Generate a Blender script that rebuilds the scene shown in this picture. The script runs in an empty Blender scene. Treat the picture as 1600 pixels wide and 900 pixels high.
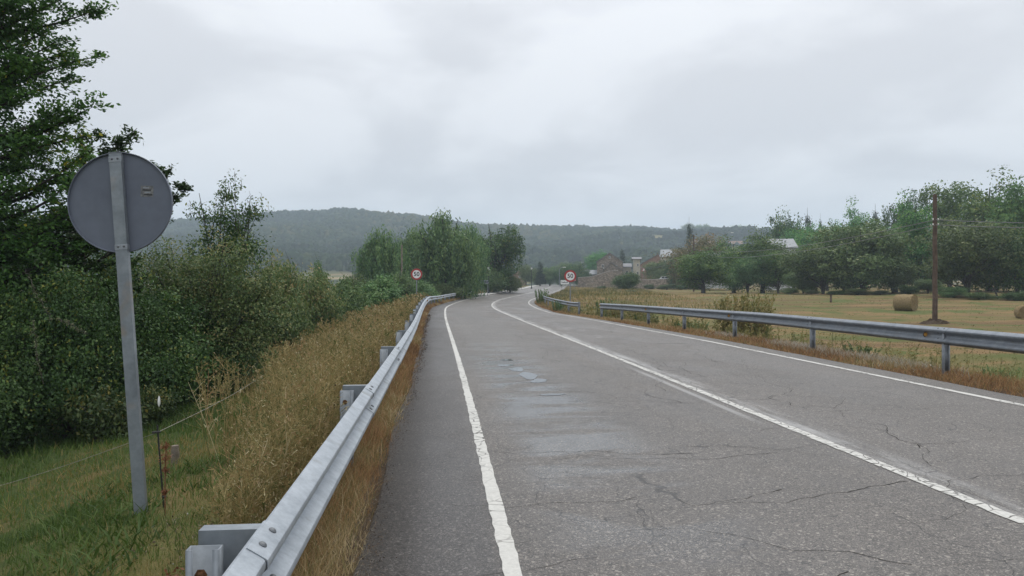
import bpy, math, random
import numpy as np
from mathutils import Vector

sc = bpy.context.scene
R = math.radians
FPX = 1164.0            # focal length in pixels of the 1600 px wide photograph
EYE = 1.6

# ------------------------------------------------------------------ camera
cam_d = bpy.data.cameras.new('camera')
cam_d.sensor_width = 36.0
cam_d.lens = FPX / 1600 * 36.0
cam_d.clip_start = 0.05
cam_d.clip_end = 6000
cam = bpy.data.objects.new('camera', cam_d)
sc.collection.objects.link(cam)
cam.location = (0, 0, EYE)
cam.rotation_euler = (math.pi / 2 + 0.0005, 0, 0)
sc.camera = cam

# ------------------------------------------------------------------ sky (overcast deck over a NISHITA sky)
SUN_EL, SUN_AZ = 58, 25
w = bpy.data.worlds.new('World')
sc.world = w
w.use_nodes = True
nt = w.node_tree
nt.nodes.clear()
def wn(t, **k):
    n = nt.nodes.new(t)
    for a, b in k.items():
        setattr(n, a, b)
    return n
def wmath(op, a, b=None, clamp=False):
    n = wn('ShaderNodeMath', operation=op, use_clamp=clamp)
    for i, v in enumerate((a, b)):
        if v is None: continue
        if isinstance(v, (int, float)): n.inputs[i].default_value = v
        else: nt.links.new(v, n.inputs[i])
    return n.outputs[0]
tc = wn('ShaderNodeTexCoord')
sep = wn('ShaderNodeSeparateXYZ'); nt.links.new(tc.outputs['Generated'], sep.inputs[0])
zc = wmath('MAXIMUM', sep.outputs[2], 0.0)
den = wmath('ADD', zc, 0.30)
cx = wmath('DIVIDE', sep.outputs[0], den); cy = wmath('DIVIDE', sep.outputs[1], den)
comb = wn('ShaderNodeCombineXYZ'); nt.links.new(cx, comb.inputs[0]); nt.links.new(cy, comb.inputs[1]); comb.inputs[2].default_value = 3.7
n1 = wn('ShaderNodeTexNoise'); n1.inputs['Scale'].default_value = 1.9; n1.inputs['Detail'].default_value = 7; n1.inputs['Roughness'].default_value = 0.47; n1.inputs['Distortion'].default_value = 0.35
nt.links.new(comb.outputs[0], n1.inputs['Vector'])
ramp = wn('ShaderNodeValToRGB')
ramp.color_ramp.interpolation = 'EASE'
e = ramp.color_ramp.elements
e[0].position = 0.38; e[0].color = (0.805, 0.812, 0.845, 1)
e[1].position = 0.62; e[1].color = (1.02, 1.03, 1.06, 1)
nt.links.new(n1.outputs[0], ramp.inputs[0])
# overcast sky: brighter towards the zenith, as a cloud deck is
zen = wmath('ADD', wmath('MULTIPLY', wmath('MULTIPLY', zc, zc), 1.15), 0.93)
sky = wn('ShaderNodeTexSky', sky_type='NISHITA', sun_disc=False)
sky.sun_elevation = R(SUN_EL); sky.sun_rotation = R(SUN_AZ)
skb = wn('ShaderNodeVectorMath', operation='SCALE'); nt.links.new(sky.outputs[0], skb.inputs[0]); skb.inputs['Scale'].default_value = 0.06
mixs = wn('ShaderNodeMix', data_type='RGBA'); mixs.inputs[0].default_value = 0.92
nt.links.new(skb.outputs[0], mixs.inputs[6]); nt.links.new(ramp.outputs[0], mixs.inputs[7])
scl = wn('ShaderNodeVectorMath', operation='SCALE'); nt.links.new(mixs.outputs[2], scl.inputs[0]); nt.links.new(zen, scl.inputs['Scale'])
bg = wn('ShaderNodeBackground'); nt.links.new(scl.outputs[0], bg.inputs[0]); bg.inputs[1].default_value = 1.0
wo = wn('ShaderNodeOutputWorld'); nt.links.new(bg.outputs[0], wo.inputs[0])

# ------------------------------------------------------------------ sun (veiled)
sl = bpy.data.lights.new('sun', 'SUN')
sl.energy = 1.4; sl.angle = R(25); sl.color = (1.0, 0.97, 0.92)
so = bpy.data.objects.new('sun', sl); sc.collection.objects.link(so)
so.rotation_euler = (R(90 - SUN_EL), 0, R(180 - SUN_AZ))

# ------------------------------------------------------------------ exposure and render settings
sc.view_settings.view_transform = 'Standard'
sc.view_settings.look = 'None'
sc.view_settings.exposure = 0.0
sc.view_settings.gamma = 1.0
sc.render.engine = 'CYCLES'
sc.cycles.use_denoising = True
sc.cycles.max_bounces = 6
sc.cycles.diffuse_bounces = 3
sc.cycles.glossy_bounces = 2
sc.cycles.transmission_bounces = 3
sc.cycles.transparent_max_bounces = 6
sc.cycles.volume_bounces = 1
sc.cycles.sample_clamp_indirect = 4
sc.cycles.use_adaptive_sampling = True
sc.cycles.adaptive_threshold = 0.01

# ================================================================== helpers
COL = sc.collection
rng = np.random.default_rng(11)
random.seed(5)

def link(o, parent=None):
    COL.objects.link(o)
    if parent is not None: o.parent = parent
    return o

def mk_mesh(name, v, faces, attrs=None, mat=None, smooth=False, uv=None):
    """v: (n,3); faces: list of int arrays (m,k); attrs: {name: (n,) floats}"""
    me = bpy.data.meshes.new(name)
    v = np.asarray(v, np.float32)
    faces = [np.asarray(f, np.int32) for f in faces if len(f)]
    me.vertices.add(len(v)); me.vertices.foreach_set('co', v.ravel())
    loops = np.concatenate([f.ravel() for f in faces])
    counts = np.concatenate([np.full(len(f), f.shape[1], np.int32) for f in faces])
    starts = np.concatenate([[0], np.cumsum(counts)[:-1]]).astype(np.int32)
    me.loops.add(len(loops)); me.loops.foreach_set('vertex_index', loops.astype(np.int32))
    me.polygons.add(len(counts)); me.polygons.foreach_set('loop_start', starts)
    if smooth: me.polygons.foreach_set('use_smooth', np.ones(len(counts), bool))
    if attrs:
        for k, a in attrs.items():
            at = me.attributes.new(k, 'FLOAT', 'POINT'); at.data.foreach_set('value', np.asarray(a, np.float32))
    if uv is not None:
        ul = me.uv_layers.new(name='UVMap')
        ul.data.foreach_set('uv', np.asarray(uv, np.float32)[loops].ravel())
    me.update(calc_edges=True); me.validate()
    if mat: me.materials.append(mat)
    return me

def mesh_obj(name, me, parent=None, loc=(0, 0, 0), rot=(0, 0, 0), scale=(1, 1, 1)):
    o = bpy.data.objects.new(name, me)
    o.location = loc; o.rotation_euler = rot; o.scale = scale
    return link(o, parent)

def tag(o, label, cat, group=None):
    o['label'] = label; o['category'] = cat
    if group: o['group'] = group
    return o
def struct(o): o['kind'] = 'structure'; return o
def stuff(o, label, cat): o['kind'] = 'stuff'; o['label'] = label; o['category'] = cat; return o
def thing(name, label, cat, loc=(0, 0, 0), rotz=0, group=None, rot=None):
    o = bpy.data.objects.new(name, None); o.empty_display_size = 0.2
    o.location = loc; o.rotation_euler = rot if rot else (0, 0, rotz)
    link(o); return tag(o, label, cat, group)

class MB:
    """collects boxes, tubes, lathes and prisms for one mesh"""
    def __init__(s): s.v = []; s.f = []
    def add(s, v, f):
        b = len(s.v); s.v += [tuple(p) for p in v]; s.f += [tuple(i + b for i in q) for q in f]; return s
    def box(s, c, d, rz=0.0, bev=0.0):
        x, y, z = d[0] / 2, d[1] / 2, d[2] / 2
        ca, sa = math.cos(rz), math.sin(rz)
        if bev <= 0:
            pts = [(a * x, b * y, q * z) for q in (-1, 1) for a, b in ((-1, -1), (1, -1), (1, 1), (-1, 1))]
            fs = [(3, 2, 1, 0), (4, 5, 6, 7), (0, 1, 5, 4), (1, 2, 6, 5), (2, 3, 7, 6), (3, 0, 4, 7)]
        else:
            pts = []
            for q, ins in ((-1, bev), (-1 + bev / z, 0), (1 - bev / z, 0), (1, bev)):
                pts += [(a * (x - ins), b * (y - ins), q * z) for a, b in ((-1, -1), (1, -1), (1, 1), (-1, 1))]
            fs = [(3, 2, 1, 0), (12, 13, 14, 15)]
            for k in range(3):
                fs += [(k * 4 + i, k * 4 + (i + 1) % 4, k * 4 + 4 + (i + 1) % 4, k * 4 + 4 + i) for i in range(4)]
        s.add([(c[0] + px * ca - py * sa, c[1] + px * sa + py * ca, c[2] + pz) for px, py, pz in pts], fs); return s
    def tube(s, pts, rad, n=8, cap=True):
        pts = [Vector(p) for p in pts]
        if not hasattr(rad, '__len__'): rad = [rad] * len(pts)
        rings = []
        for i, p in enumerate(pts):
            t = (pts[min(i + 1, len(pts) - 1)] - pts[max(i - 1, 0)])
            t = t.normalized() if t.length > 1e-9 else Vector((0, 0, 1))
            a = t.cross(Vector((0, 0, 1)) if abs(t.z) < .9 else Vector((1, 0, 0))).normalized(); b = t.cross(a)
            rings.append([p + (a * math.cos(2 * math.pi * k / n) + b * math.sin(2 * math.pi * k / n)) * rad[i] for k in range(n)])
        v = [q for r_ in rings for q in r_]; f = []
        for i in range(len(pts) - 1):
            f += [(i * n + k, i * n + (k + 1) % n, i * n + n + (k + 1) % n, i * n + n + k) for k in range(n)]
        if cap: f += [tuple(range(n))[::-1], tuple(range(len(v) - n, len(v)))]
        s.add(v, f); return s
    def lathe(s, prof, n=48, axis='z', c=(0, 0, 0)):
        v = []; f = []
        for r_, h in prof:
            for k in range(n):
                a = 2 * math.pi * k / n
                p = (r_ * math.cos(a), r_ * math.sin(a), h)
                if axis == 'y': p = (p[0], p[2], p[1])
                if axis == 'x': p = (p[2], p[0], p[1])
                v.append((p[0] + c[0], p[1] + c[1], p[2] + c[2]))
        for i in range(len(prof) - 1):
            f += [(i * n + k, i * n + (k + 1) % n, i * n + n + (k + 1) % n, i * n + n + k) for k in range(n)]
        f += [tuple(range(n))[::-1], tuple(range(len(v) - n, len(v)))]
        s.add(v, f); return s
    def prism(s, poly, y0, y1):
        """poly in (x,z) extruded along y"""
        n = len(poly)
        v = [(x, y0, z) for x, z in poly] + [(x, y1, z) for x, z in poly]
        f = [tuple(range(n))[::-1], tuple(range(n, 2 * n))] + [(k, (k + 1) % n, n + (k + 1) % n, n + k) for k in range(n)]
        s.add(v, f); return s
    def mesh(s, name, mat=None, smooth=False):
        me = bpy.data.meshes.new(name); me.from_pydata(s.v, [], s.f); me.update()
        import bmesh
        bm = bmesh.new(); bm.from_mesh(me); bmesh.ops.recalc_face_normals(bm, faces=bm.faces); bm.to_mesh(me); bm.free()
        if smooth:
            me.polygons.foreach_set('use_smooth', [True] * len(me.polygons))
            me.set_sharp_from_angle(angle=R(35))
        if mat: me.materials.append(mat)
        return me
    def obj(s, name, mat, parent=None, loc=(0, 0, 0), rot=(0, 0, 0), smooth=False):
        return mesh_obj(name, s.mesh(name, mat, smooth), parent, loc, rot)

# ------------------------------------------------------------------ materials
def new_mat(name):
    m = bpy.data.materials.new(name); m.use_nodes = True
    t = m.node_tree; t.nodes.clear(); return m, t
class N:
    def __init__(s, t): s.t = t
    def n(s, typ, **k):
        q = s.t.nodes.new(typ)
        for a, b in k.items(): setattr(q, a, b)
        return q
    def put(s, sock, v):
        if isinstance(v, bpy.types.NodeSocket): s.t.links.new(v, sock)
        elif v is not None: sock.default_value = v
    def m(s, op, a, b=None, c=None, clamp=False):
        q = s.n('ShaderNodeMath', operation=op, use_clamp=clamp)
        for i, v in enumerate((a, b, c)): s.put(q.inputs[i], v)
        return q.outputs[0]
    def noise(s, vec, scale, detail=4, rough=.55, dist=0):
        q = s.n('ShaderNodeTexNoise'); s.put(q.inputs['Vector'], vec); q.inputs['Scale'].default_value = scale
        q.inputs['Detail'].default_value = detail; q.inputs['Roughness'].default_value = rough; q.inputs['Distortion'].default_value = dist
        return q.outputs[0]
    def ramp(s, f, stops, interp='LINEAR'):
        q = s.n('ShaderNodeValToRGB'); q.color_ramp.interpolation = interp
        el = q.color_ramp.elements
        while len(el) < len(stops): el.new(.5)
        for x, (p, c) in zip(el, stops):
            x.position = p; x.color = tuple(c) + (1,) if len(c) == 3 else c
        s.put(q.inputs[0], f); return q.outputs[0]
    def mix(s, f, a, b, blend='MIX'):
        q = s.n('ShaderNodeMix', data_type='RGBA', blend_type=blend)
        s.put(q.inputs[0], f)
        for i, v in ((6, a), (7, b)):
            s.put(q.inputs[i], tuple(v) + (1,) if isinstance(v, tuple) and len(v) == 3 else v)
        return q.outputs[2]
    def sm(s, x, lo, hi):
        q = s.n('ShaderNodeMapRange', interpolation_type='SMOOTHSTEP'); s.put(q.inputs[0], x)
        q.inputs[1].default_value = lo; q.inputs[2].default_value = hi
        return q.outputs[0]
    def scale(s, v, xyz):
        q = s.n('ShaderNodeVectorMath', operation='MULTIPLY'); s.put(q.inputs[0], v); q.inputs[1].default_value = xyz; return q.outputs[0]
    def addv(s, a, b):
        q = s.n('ShaderNodeVectorMath', operation='ADD'); s.put(q.inputs[0], a); s.put(q.inputs[1], b); return q.outputs[0]
    def bump(s, h, strength, dist):
        q = s.n('ShaderNodeBump'); q.inputs['Strength'].default_value = strength; q.inputs['Distance'].default_value = dist
        s.put(q.inputs['Height'], h); return q.outputs[0]
    def bsdf(s, col, rough=.7, spec=.5, metal=0, nrm=None):
        q = s.n('ShaderNodeBsdfPrincipled')
        s.put(q.inputs['Base Color'], tuple(col) + (1,) if isinstance(col, tuple) and len(col) == 3 else col)
        s.put(q.inputs['Roughness'], rough); s.put(q.inputs['Specular IOR Level'], spec); s.put(q.inputs['Metallic'], metal)
        if nrm is not None: s.put(q.inputs['Normal'], nrm)
        return q
    def out(s, sh):
        q = s.n('ShaderNodeOutputMaterial'); s.t.links.new(sh, q.inputs[0])
    def attr(s, name):
        q = s.n('ShaderNodeAttribute'); q.attribute_name = name; return q.outputs['Fac']
    def pos(s): return s.n('ShaderNodeNewGeometry').outputs['Position']
    def obj(s): return s.n('ShaderNodeTexCoord').outputs['Object']

def surf(name, c1, c2, scale=3, rough=.75, spec=.4, metal=0, bump=.2, bdist=.01, c3=None, detail=5, objspace=True):
    m, t = new_mat(name); k = N(t)
    v = k.obj() if objspace else k.pos()
    f = k.noise(v, scale, detail, .6)
    col = k.ramp(f, [(.3, c1), (.7, c2)])
    if c3 is not None:
        g = k.noise(v, scale * .37, 3, .6, .6)
        col = k.mix(k.sm(g, .55, .68), col, c3)
    hf = k.noise(v, scale * 6, 3)
    col = k.mix(.25, col, k.ramp(hf, [(.3, (.35, .35, .35)), (.7, (.65, .65, .65))]), 'OVERLAY')
    k.out(k.bsdf(col, rough, spec, metal, k.bump(hf, bump, bdist)).outputs[0]); return m

def leaf_mat(name, stops, trans=.25, hue=.03, rough=.55, val=.25, spec=.3):
    """leaf colour by the per-leaf random attribute, with a small shift for each plant"""
    m, t = new_mat(name); k = N(t)
    a = k.attr('rnd')
    col = k.ramp(a, stops)
    oi = k.n('ShaderNodeObjectInfo').outputs['Random']
    h = k.n('ShaderNodeHueSaturation')
    k.put(h.inputs['Hue'], k.m('MULTIPLY_ADD', oi, hue, .5 - hue / 2))
    k.put(h.inputs['Value'], k.m('MULTIPLY_ADD', oi, val, 1 - val / 2)); k.put(h.inputs['Color'], col)
    b = k.bsdf(h.outputs[0], rough, spec)
    tr = k.n('ShaderNodeBsdfTranslucent'); k.put(tr.inputs[0], h.outputs[0])
    mx = k.n('ShaderNodeMixShader'); mx.inputs[0].default_value = trans
    t.links.new(b.outputs[0], mx.inputs[1]); t.links.new(tr.outputs[0], mx.inputs[2])
    k.out(mx.outputs[0]); return m

M = {}
M['galv'] = surf('galvanised_steel', (.28, .31, .34), (.41, .445, .48), 9, .48, .5, .55, .12, .002, c3=(.25, .265, .27))
M['galv_dark'] = surf('weathered_rail_steel', (.17, .19, .215), (.26, .285, .315), 6, .42, .5, .45, .10, .002, c3=(.20, .215, .23))
M['galv_dull'] = surf('dull_galvanised_steel', (.20, .22, .245), (.32, .345, .375), 9, .55, .5, .35, .12, .002, c3=(.19, .19, .19))
M['galv_old'] = surf('old_galvanised_steel', (.16, .18, .20), (.27, .30, .325), 5, .5, .5, .35, .15, .002, c3=(.25, .22, .19))
M['disc_back'] = surf('grey_sign_back', (.108, .124, .16), (.132, .15, .188), 1.3, .55, .4, .0, .03, .001)
M['rust'] = surf('rusty_bolt', (.10, .05, .025), (.26, .13, .06), 60, .8, .3, .2, .3, .001)
M['bolt'] = surf('bolt_steel', (.09, .10, .11), (.17, .18, .19), 80, .5, .5, .4, .2, .001)
M['white_paint'] = surf('white_sign_face', (.72, .72, .71), (.80, .80, .79), 6, .45, .5, 0, .02, .001)
M['red_paint'] = surf('red_sign_face', (.34, .035, .03), (.42, .05, .04), 6, .45, .5, 0, .02, .001)
M['black_paint'] = surf('black_sign_paint', (.012, .012, .014), (.02, .02, .022), 6, .5, .4, 0, .02, .001)
M['amber'] = surf('amber_reflector', (.55, .26, .04), (.68, .36, .07), 40, .3, .5, 0, .1, .001)
M['black_plastic'] = surf('black_plastic', (.012, .012, .012), (.03, .03, .03), 30, .5, .5)
M['wood_pole'] = surf('brown_pole_wood', (.06, .042, .033), (.135, .095, .072), 3, .85, .2, 0, .6, .02)
M['wood_grey'] = surf('weathered_wood', (.12, .10, .08), (.26, .22, .18), 8, .85, .2, 0, .6, .02)
M['bark'] = surf('bark', (.030, .026, .022), (.085, .075, .065), 6, .9, .2, 0, .8, .03)
M['cable'] = surf('grey_cable', (.16, .165, .17), (.22, .225, .23), 3, .6, .3)
M['wire'] = surf('pale_fence_wire', (.22, .21, .18), (.32, .30, .26), 10, .7, .3)
M['concrete'] = surf('kerb_concrete', (.34, .33, .31), (.47, .455, .43), 2.5, .85, .3, 0, .3, .01, c3=(.24, .235, .22))
M['stone'] = None
M['lamp_black'] = surf('lamp_post_iron', (.014, .018, .018), (.03, .035, .035), 5, .5, .5)
M['lamp_glass'] = surf('frosted_lamp_glass', (.66, .66, .64), (.78, .78, .76), 5, .25, .5)
M['slate'] = surf('grey_slate_roof', (.13, .13, .14), (.22, .22, .23), 2, .7, .4, 0, .4, .03)
M['metal_roof'] = surf('pale_metal_roof', (.17, .185, .20), (.23, .245, .26), 1.5, .6, .4, 0, .1, .01)
M['tile_roof'] = surf('brown_tile_roof', (.16, .09, .06), (.26, .16, .11), 2, .85, .3, 0, .5, .04)
M['plaster_white'] = surf('white_plaster', (.46, .47, .47), (.56, .57, .57), 1.2, .85, .3, 0, .1, .01, c3=(.40, .40, .39))
M['plaster_cream'] = surf('cream_plaster', (.36, .33, .26), (.48, .44, .36), 1.2, .85, .3, 0, .1, .01)
M['brick_far'] = surf('brown_brick', (.20, .12, .09), (.31, .20, .15), 2, .85, .3, 0, .3, .02)
M['glass_dark'] = surf('dark_window_glass', (.015, .02, .025), (.03, .035, .04), 2, .12, .5)
M['frame_white'] = surf('white_window_frame', (.62, .62, .6), (.7, .7, .68), 4, .6, .4)
M['car_white'] = surf('white_car_paint', (.68, .69, .70), (.74, .75, .76), 1, .25, .5, 0, .01, .001)
M['tyre'] = surf('tyre_rubber', (.012, .012, .012), (.025, .025, .025), 20, .8, .3)
M['hay'] = surf('hay', (.20, .145, .075), (.36, .275, .155), 14, .9, .15, 0, 1.0, .03, c3=(.25, .18, .10))
M['earth'] = surf('brown_earth', (.05, .035, .025), (.10, .075, .05), 9, .95, .15, 0, .8, .03)
M['paper'] = surf('worn_sticker', (.07, .075, .08), (.24, .24, .235), 38, .7, .3, 0, .1, .001)
M['ribbon'] = surf('white_ribbon', (.70, .70, .68), (.80, .80, .78), 10, .6, .3)

def stone_mat():
    m, t = new_mat('rough_stone'); k = N(t); v = k.obj()
    vo = k.n('ShaderNodeTexVoronoi', feature='F1'); k.put(vo.inputs['Vector'], k.scale(v, (1.6, 1.6, 2.6))); vo.inputs['Scale'].default_value = 1.5
    ed = k.n('ShaderNodeTexVoronoi', feature='DISTANCE_TO_EDGE'); k.put(ed.inputs['Vector'], k.scale(v, (1.6, 1.6, 2.6))); ed.inputs['Scale'].default_value = 1.5
    c = k.ramp(k.n('ShaderNodeSeparateColor').outputs[0], [(0, (.2, .2, .2)), (1, (.4, .4, .4))])
    sepc = k.n('ShaderNodeSeparateColor'); k.put(sepc.inputs[0], vo.outputs['Color'])
    col = k.ramp(sepc.outputs[0], [(0, (.15, .125, .10)), (.5, (.25, .205, .16)), (1, (.36, .31, .25))])
    jt = k.sm(ed.outputs[0], .01, .06)
    col = k.mix(jt, (.16, .14, .115), col)
    k.out(k.bsdf(col, .9, .2, 0, k.bump(jt, .7, .04)).outputs[0]); return m
M['stone'] = stone_mat()

# foliage palettes (real leaf reflectances)
M['leaf_big'] = leaf_mat('leaf_dark_green', [(0, (0.0277, 0.0711, 0.0180)), (.45, (0.0598, 0.1417, 0.0309)), (.8, (0.1064, 0.2076, 0.0389)), (.96, (0.1629, 0.2473, 0.0425)), (1, (0.3902, 0.3420, 0.0289))], .3, .0)
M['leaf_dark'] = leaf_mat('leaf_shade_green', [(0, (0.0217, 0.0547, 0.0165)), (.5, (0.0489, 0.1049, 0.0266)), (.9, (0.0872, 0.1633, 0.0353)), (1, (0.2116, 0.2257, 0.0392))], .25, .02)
M['leaf_brown'] = leaf_mat('leaf_olive_brown', [(0, (0.0574, 0.1006, 0.0362)), (.35, (0.1109, 0.1710, 0.0564)), (.6, (0.1721, 0.2113, 0.0725)), (.82, (0.2390, 0.2314, 0.0906)), (1, (0.3441, 0.2616, 0.1208))], .28, .0)
M['leaf_olive'] = leaf_mat('leaf_olive_green', [(0, (0.0484, 0.0949, 0.0352)), (.5, (0.1058, 0.1793, 0.0597)), (.9, (0.1693, 0.2426, 0.0809)), (1, (0.2191, 0.2548, 0.1055))], .28, .06, .55, .5)
M['leaf_bramble'] = leaf_mat('leaf_bramble', [(0, (.020, .040, .013)), (.5, (.045, .075, .022)), (.85, (.085, .105, .028)), (1, (.20, .17, .04))], .25, .0)
M['leaf_mid'] = leaf_mat('leaf_mid_green', [(0, (0.0364, 0.1053, 0.0329)), (.5, (0.0869, 0.2037, 0.0525)), (.9, (0.1531, 0.2868, 0.0637)), (1, (0.2372, 0.3230, 0.0653))], .28, .06, .55, .5)
M['leaf_pale'] = leaf_mat('leaf_pale_green', [(0, (0.0532, 0.0899, 0.0330)), (.5, (0.1084, 0.1596, 0.0570)), (1, (0.1891, 0.2350, 0.0882))], .3, .03)
M['leaf_willow'] = leaf_mat('leaf_willow', [(0, (0.0484, 0.1066, 0.0484)), (.5, (0.1115, 0.2077, 0.0739)), (1, (0.2164, 0.3180, 0.1001))], .28, .02)
M['leaf_conifer'] = leaf_mat('needle_green', [(0, (0.0120, 0.0292, 0.0177)), (.6, (0.0270, 0.0556, 0.0299)), (1, (0.0574, 0.0817, 0.0359))], .1, .03)
M['leaf_autumn'] = leaf_mat('leaf_autumn', [(0, (0.0743, 0.0878, 0.0338)), (.45, (0.1418, 0.1350, 0.0513)), (.8, (0.2093, 0.1620, 0.0607)), (1, (0.2700, 0.1688, 0.0675))], .28, .0)
M['leaf_herb'] = leaf_mat('leaf_willowherb', [(0, (0.0896, 0.1116, 0.0345)), (.5, (0.2037, 0.1926, 0.0607)), (.85, (0.3198, 0.2539, 0.0998)), (1, (0.4501, 0.3621, 0.1861))], .28, .02)
M['straw'] = leaf_mat('dry_grass', [(0, (0.0798, 0.1041, 0.0290)), (.18, (0.1586, 0.1394, 0.0493)), (.38, (0.2884, 0.2145, 0.0867)), (.58, (0.3912, 0.3090, 0.1415)), (.72, (0.1868, 0.1839, 0.0617)), (.86, (0.3340, 0.1902, 0.0914)), (1, (0.5132, 0.4484, 0.2686))], .3, .0, .7)
M['verge'] = leaf_mat('orange_verge_grass', [(0, (0.1265, 0.0690, 0.0322)), (.3, (0.2760, 0.1552, 0.0690)), (.5, (0.3795, 0.2300, 0.1092)), (.68, (0.1265, 0.1437, 0.0460)), (.82, (0.3450, 0.2415, 0.1150)), (1, (0.5290, 0.4255, 0.2530))], .3, .0, .7)
M['meadow'] = leaf_mat('meadow_grass', [(0, (0.0397, 0.0762, 0.0153)), (.45, (0.0784, 0.1347, 0.0251)), (.75, (0.1269, 0.1680, 0.0355)), (.9, (0.2196, 0.1739, 0.0597)), (1, (0.2932, 0.2171, 0.0800))], .3, .0, .65)
M['stubble'] = leaf_mat('field_stubble', [(0, (.085, .105, .03)), (.4, (.135, .125, .043)), (.75, (.20, .155, .068)), (1, (.19, .12, .055))], .3, .0, .75)
M['pale_dead'] = leaf_mat('pale_dead_plants', [(0, (.28, .25, .19)), (1, (.46, .43, .36))], .2, .0, .8)
M['litter'] = leaf_mat('leaf_litter', [(0, (.035, .024, .018)), (.5, (.09, .06, .04)), (.85, (.15, .11, .075)), (1, (.25, .24, .22))], .0, .0, .9)

# ================================================================== the road's own geometry (measured curve)
KN = np.array([-60, -10, 20, 35, 50, 65, 80, 100, 120, 150, 180, 220, 245, 262, 285, 330.])
KK = np.array([.0, .376, -.83, 1.008, 2.197, 3.827, 4.998, 2.062, .212, -1.38, -.258, 1.5, 3.5, 9, 11, 8.]) / 1000
KG = np.array([0, .244, .28, .337, -.238, .316, 1.078, 1.038, 1.904, 1.644, 1.65, 1.226, .9, .5, .3, .3]) / 100
KE = np.array([-1.8, -1.805, -1.878, .786, 4.58, 2.095, 2.015, 2.727, 2.452, 1.646, 1.151, .953, 1, 1, 1, 1]) / 100
S0, S1 = -40, 330
ST = np.arange(S0, S1 + .25, .5)
I0 = int(round(-S0 / .5))
_k = np.interp(ST, KN, KK) * .5
YAW = R(-5.374)
TH = YAW + np.cumsum(_k) - np.cumsum(_k)[I0]
RX = np.cumsum(np.sin(TH)) * .5; RY = np.cumsum(np.cos(TH)) * .5
RX = RX - RX[I0] + 3.93 * math.cos(YAW); RY = RY - RY[I0] - 3.93 * math.sin(YAW)
RZ = np.cumsum(np.interp(ST, KN, KG)) * .5; RZ -= RZ[I0]
RE = np.interp(ST, KN, KE)
T_L, T_R = -4.45, 4.08     # asphalt edges either side of the centre line

def rp(s, t, dz=0.0):
    """point at arc length s, lateral offset t (right positive), dz above the road plane"""
    s = np.asarray(s, float); t = np.asarray(t, float)
    i = lambda a: np.interp(s, ST, a)
    th = i(TH)
    return np.stack([i(RX) + t * np.cos(th), i(RY) - t * np.sin(th), i(RZ) - i(RE) * np.clip(t, -6, 6) + dz + 0 * t], -1)
def rth(s): return float(np.interp(s, ST, TH))

def nearest(x, y):
    x = np.atleast_1d(np.asarray(x, float)); y = np.atleast_1d(np.asarray(y, float))
    s = np.empty(len(x)); t = np.empty(len(x))
    sx, sy, sth, ss = RX[::4], RY[::4], TH[::4], ST[::4]
    for a in range(0, len(x), 20000):
        X = x[a:a + 20000, None]; Y = y[a:a + 20000, None]
        j = ((X - sx) ** 2 + (Y - sy) ** 2).argmin(1)
        dx = X[:, 0] - sx[j]; dy = Y[:, 0] - sy[j]
        s[a:a + 20000] = ss[j] + dx * np.sin(sth[j]) + dy * np.cos(sth[j])
        t[a:a + 20000] = dx * np.cos(sth[j]) - dy * np.sin(sth[j])
    return s, t

def vnoise(x, y, seed=0):
    """cheap smooth value noise"""
    r_ = np.random.default_rng(seed); tab = r_.random((64, 64))
    xi = np.floor(x).astype(int); yi = np.floor(y).astype(int); fx = x - xi; fy = y - yi
    fx = fx * fx * (3 - 2 * fx); fy = fy * fy * (3 - 2 * fy)
    g = lambda a, b: tab[(xi + a) % 64, (yi + b) % 64]
    return (g(0, 0) * (1 - fx) + g(1, 0) * fx) * (1 - fy) + (g(0, 1) * (1 - fx) + g(1, 1) * fx) * fy - .5
def sstep(x, a, b):
    u = np.clip((x - a) / (b - a), 0, 1); return u * u * (3 - 2 * u)

def terrain(x, y):
    x = np.atleast_1d(np.asarray(x, float)); y = np.atleast_1d(np.asarray(y, float))
    s, t = nearest(x, y)
    sc_ = np.clip(s, S0, S1)
    zr = np.interp(sc_, ST, RZ) - np.interp(sc_, ST, RE) * np.clip(t, -6, 6)
    # left of the road: verge, bank, meadow; the drop shrinks where the pavement begins
    dl = np.interp(-t, [4.4, 5.2, 6.5, 8, 11, 15, 30, 80], [-.03, -.05, -.27, -.60, -1.15, -1.45, -1.9, -2.6])
    dl = dl * np.interp(s, [70, 105], [1, .22])
    zl = zr * np.interp(-t, [5, 40], [1, .6]) + dl
    # right: verge, ditch, then a field that rises away from the camera
    zf = np.interp(y, [-50, 0, 35, 46, 58, 90, 120, 160, 200, 260, 400], [-.9, -.78, -.70, -.57, -.15, .75, .85, 1.25, 1.6, 2.4, 4])
    zf = zf + np.interp(x - .25 * y, [0, 20, 60], [0, 0, 1.0]) * np.interp(y, [60, 110], [0, 1])
    wv = sstep(t, 5.4, 9.0)
    zv = zr - np.interp(t, [4.0, 4.5, 5.6, 8], [.03, .05, .10, .5])
    zR = zv * (1 - wv) + zf * wv
    z = np.where(t < 0, zl, zR)
    z = np.where((t > T_L - .02) & (t < T_R + .02), zr - .05, z)
    out = np.clip((np.abs(t) - 5.2) / 3, 0, 1)
    z = z + out * (.16 * vnoise(x * .35, y * .35, 1) + .10 * vnoise(x * 1.3, y * 1.3, 2))
    r_ = np.hypot(x, y)
    far = np.interp(r_, [200, 330, 480, 900], [1.8, 3, 3.5, 3.5])
    wf = sstep(r_, 240, 330)
    return z * (1 - wf) + far * wf
def tz(x, y): return float(terrain([x], [y])[0])
def px(p, d): return ((p - 800) / FPX * d, d)
def pz(yy, d): return EYE - (yy - 450) / FPX * d
def ground_at(p, d):
    x, y = px(p, d); return (x, y, tz(x, y))

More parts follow.
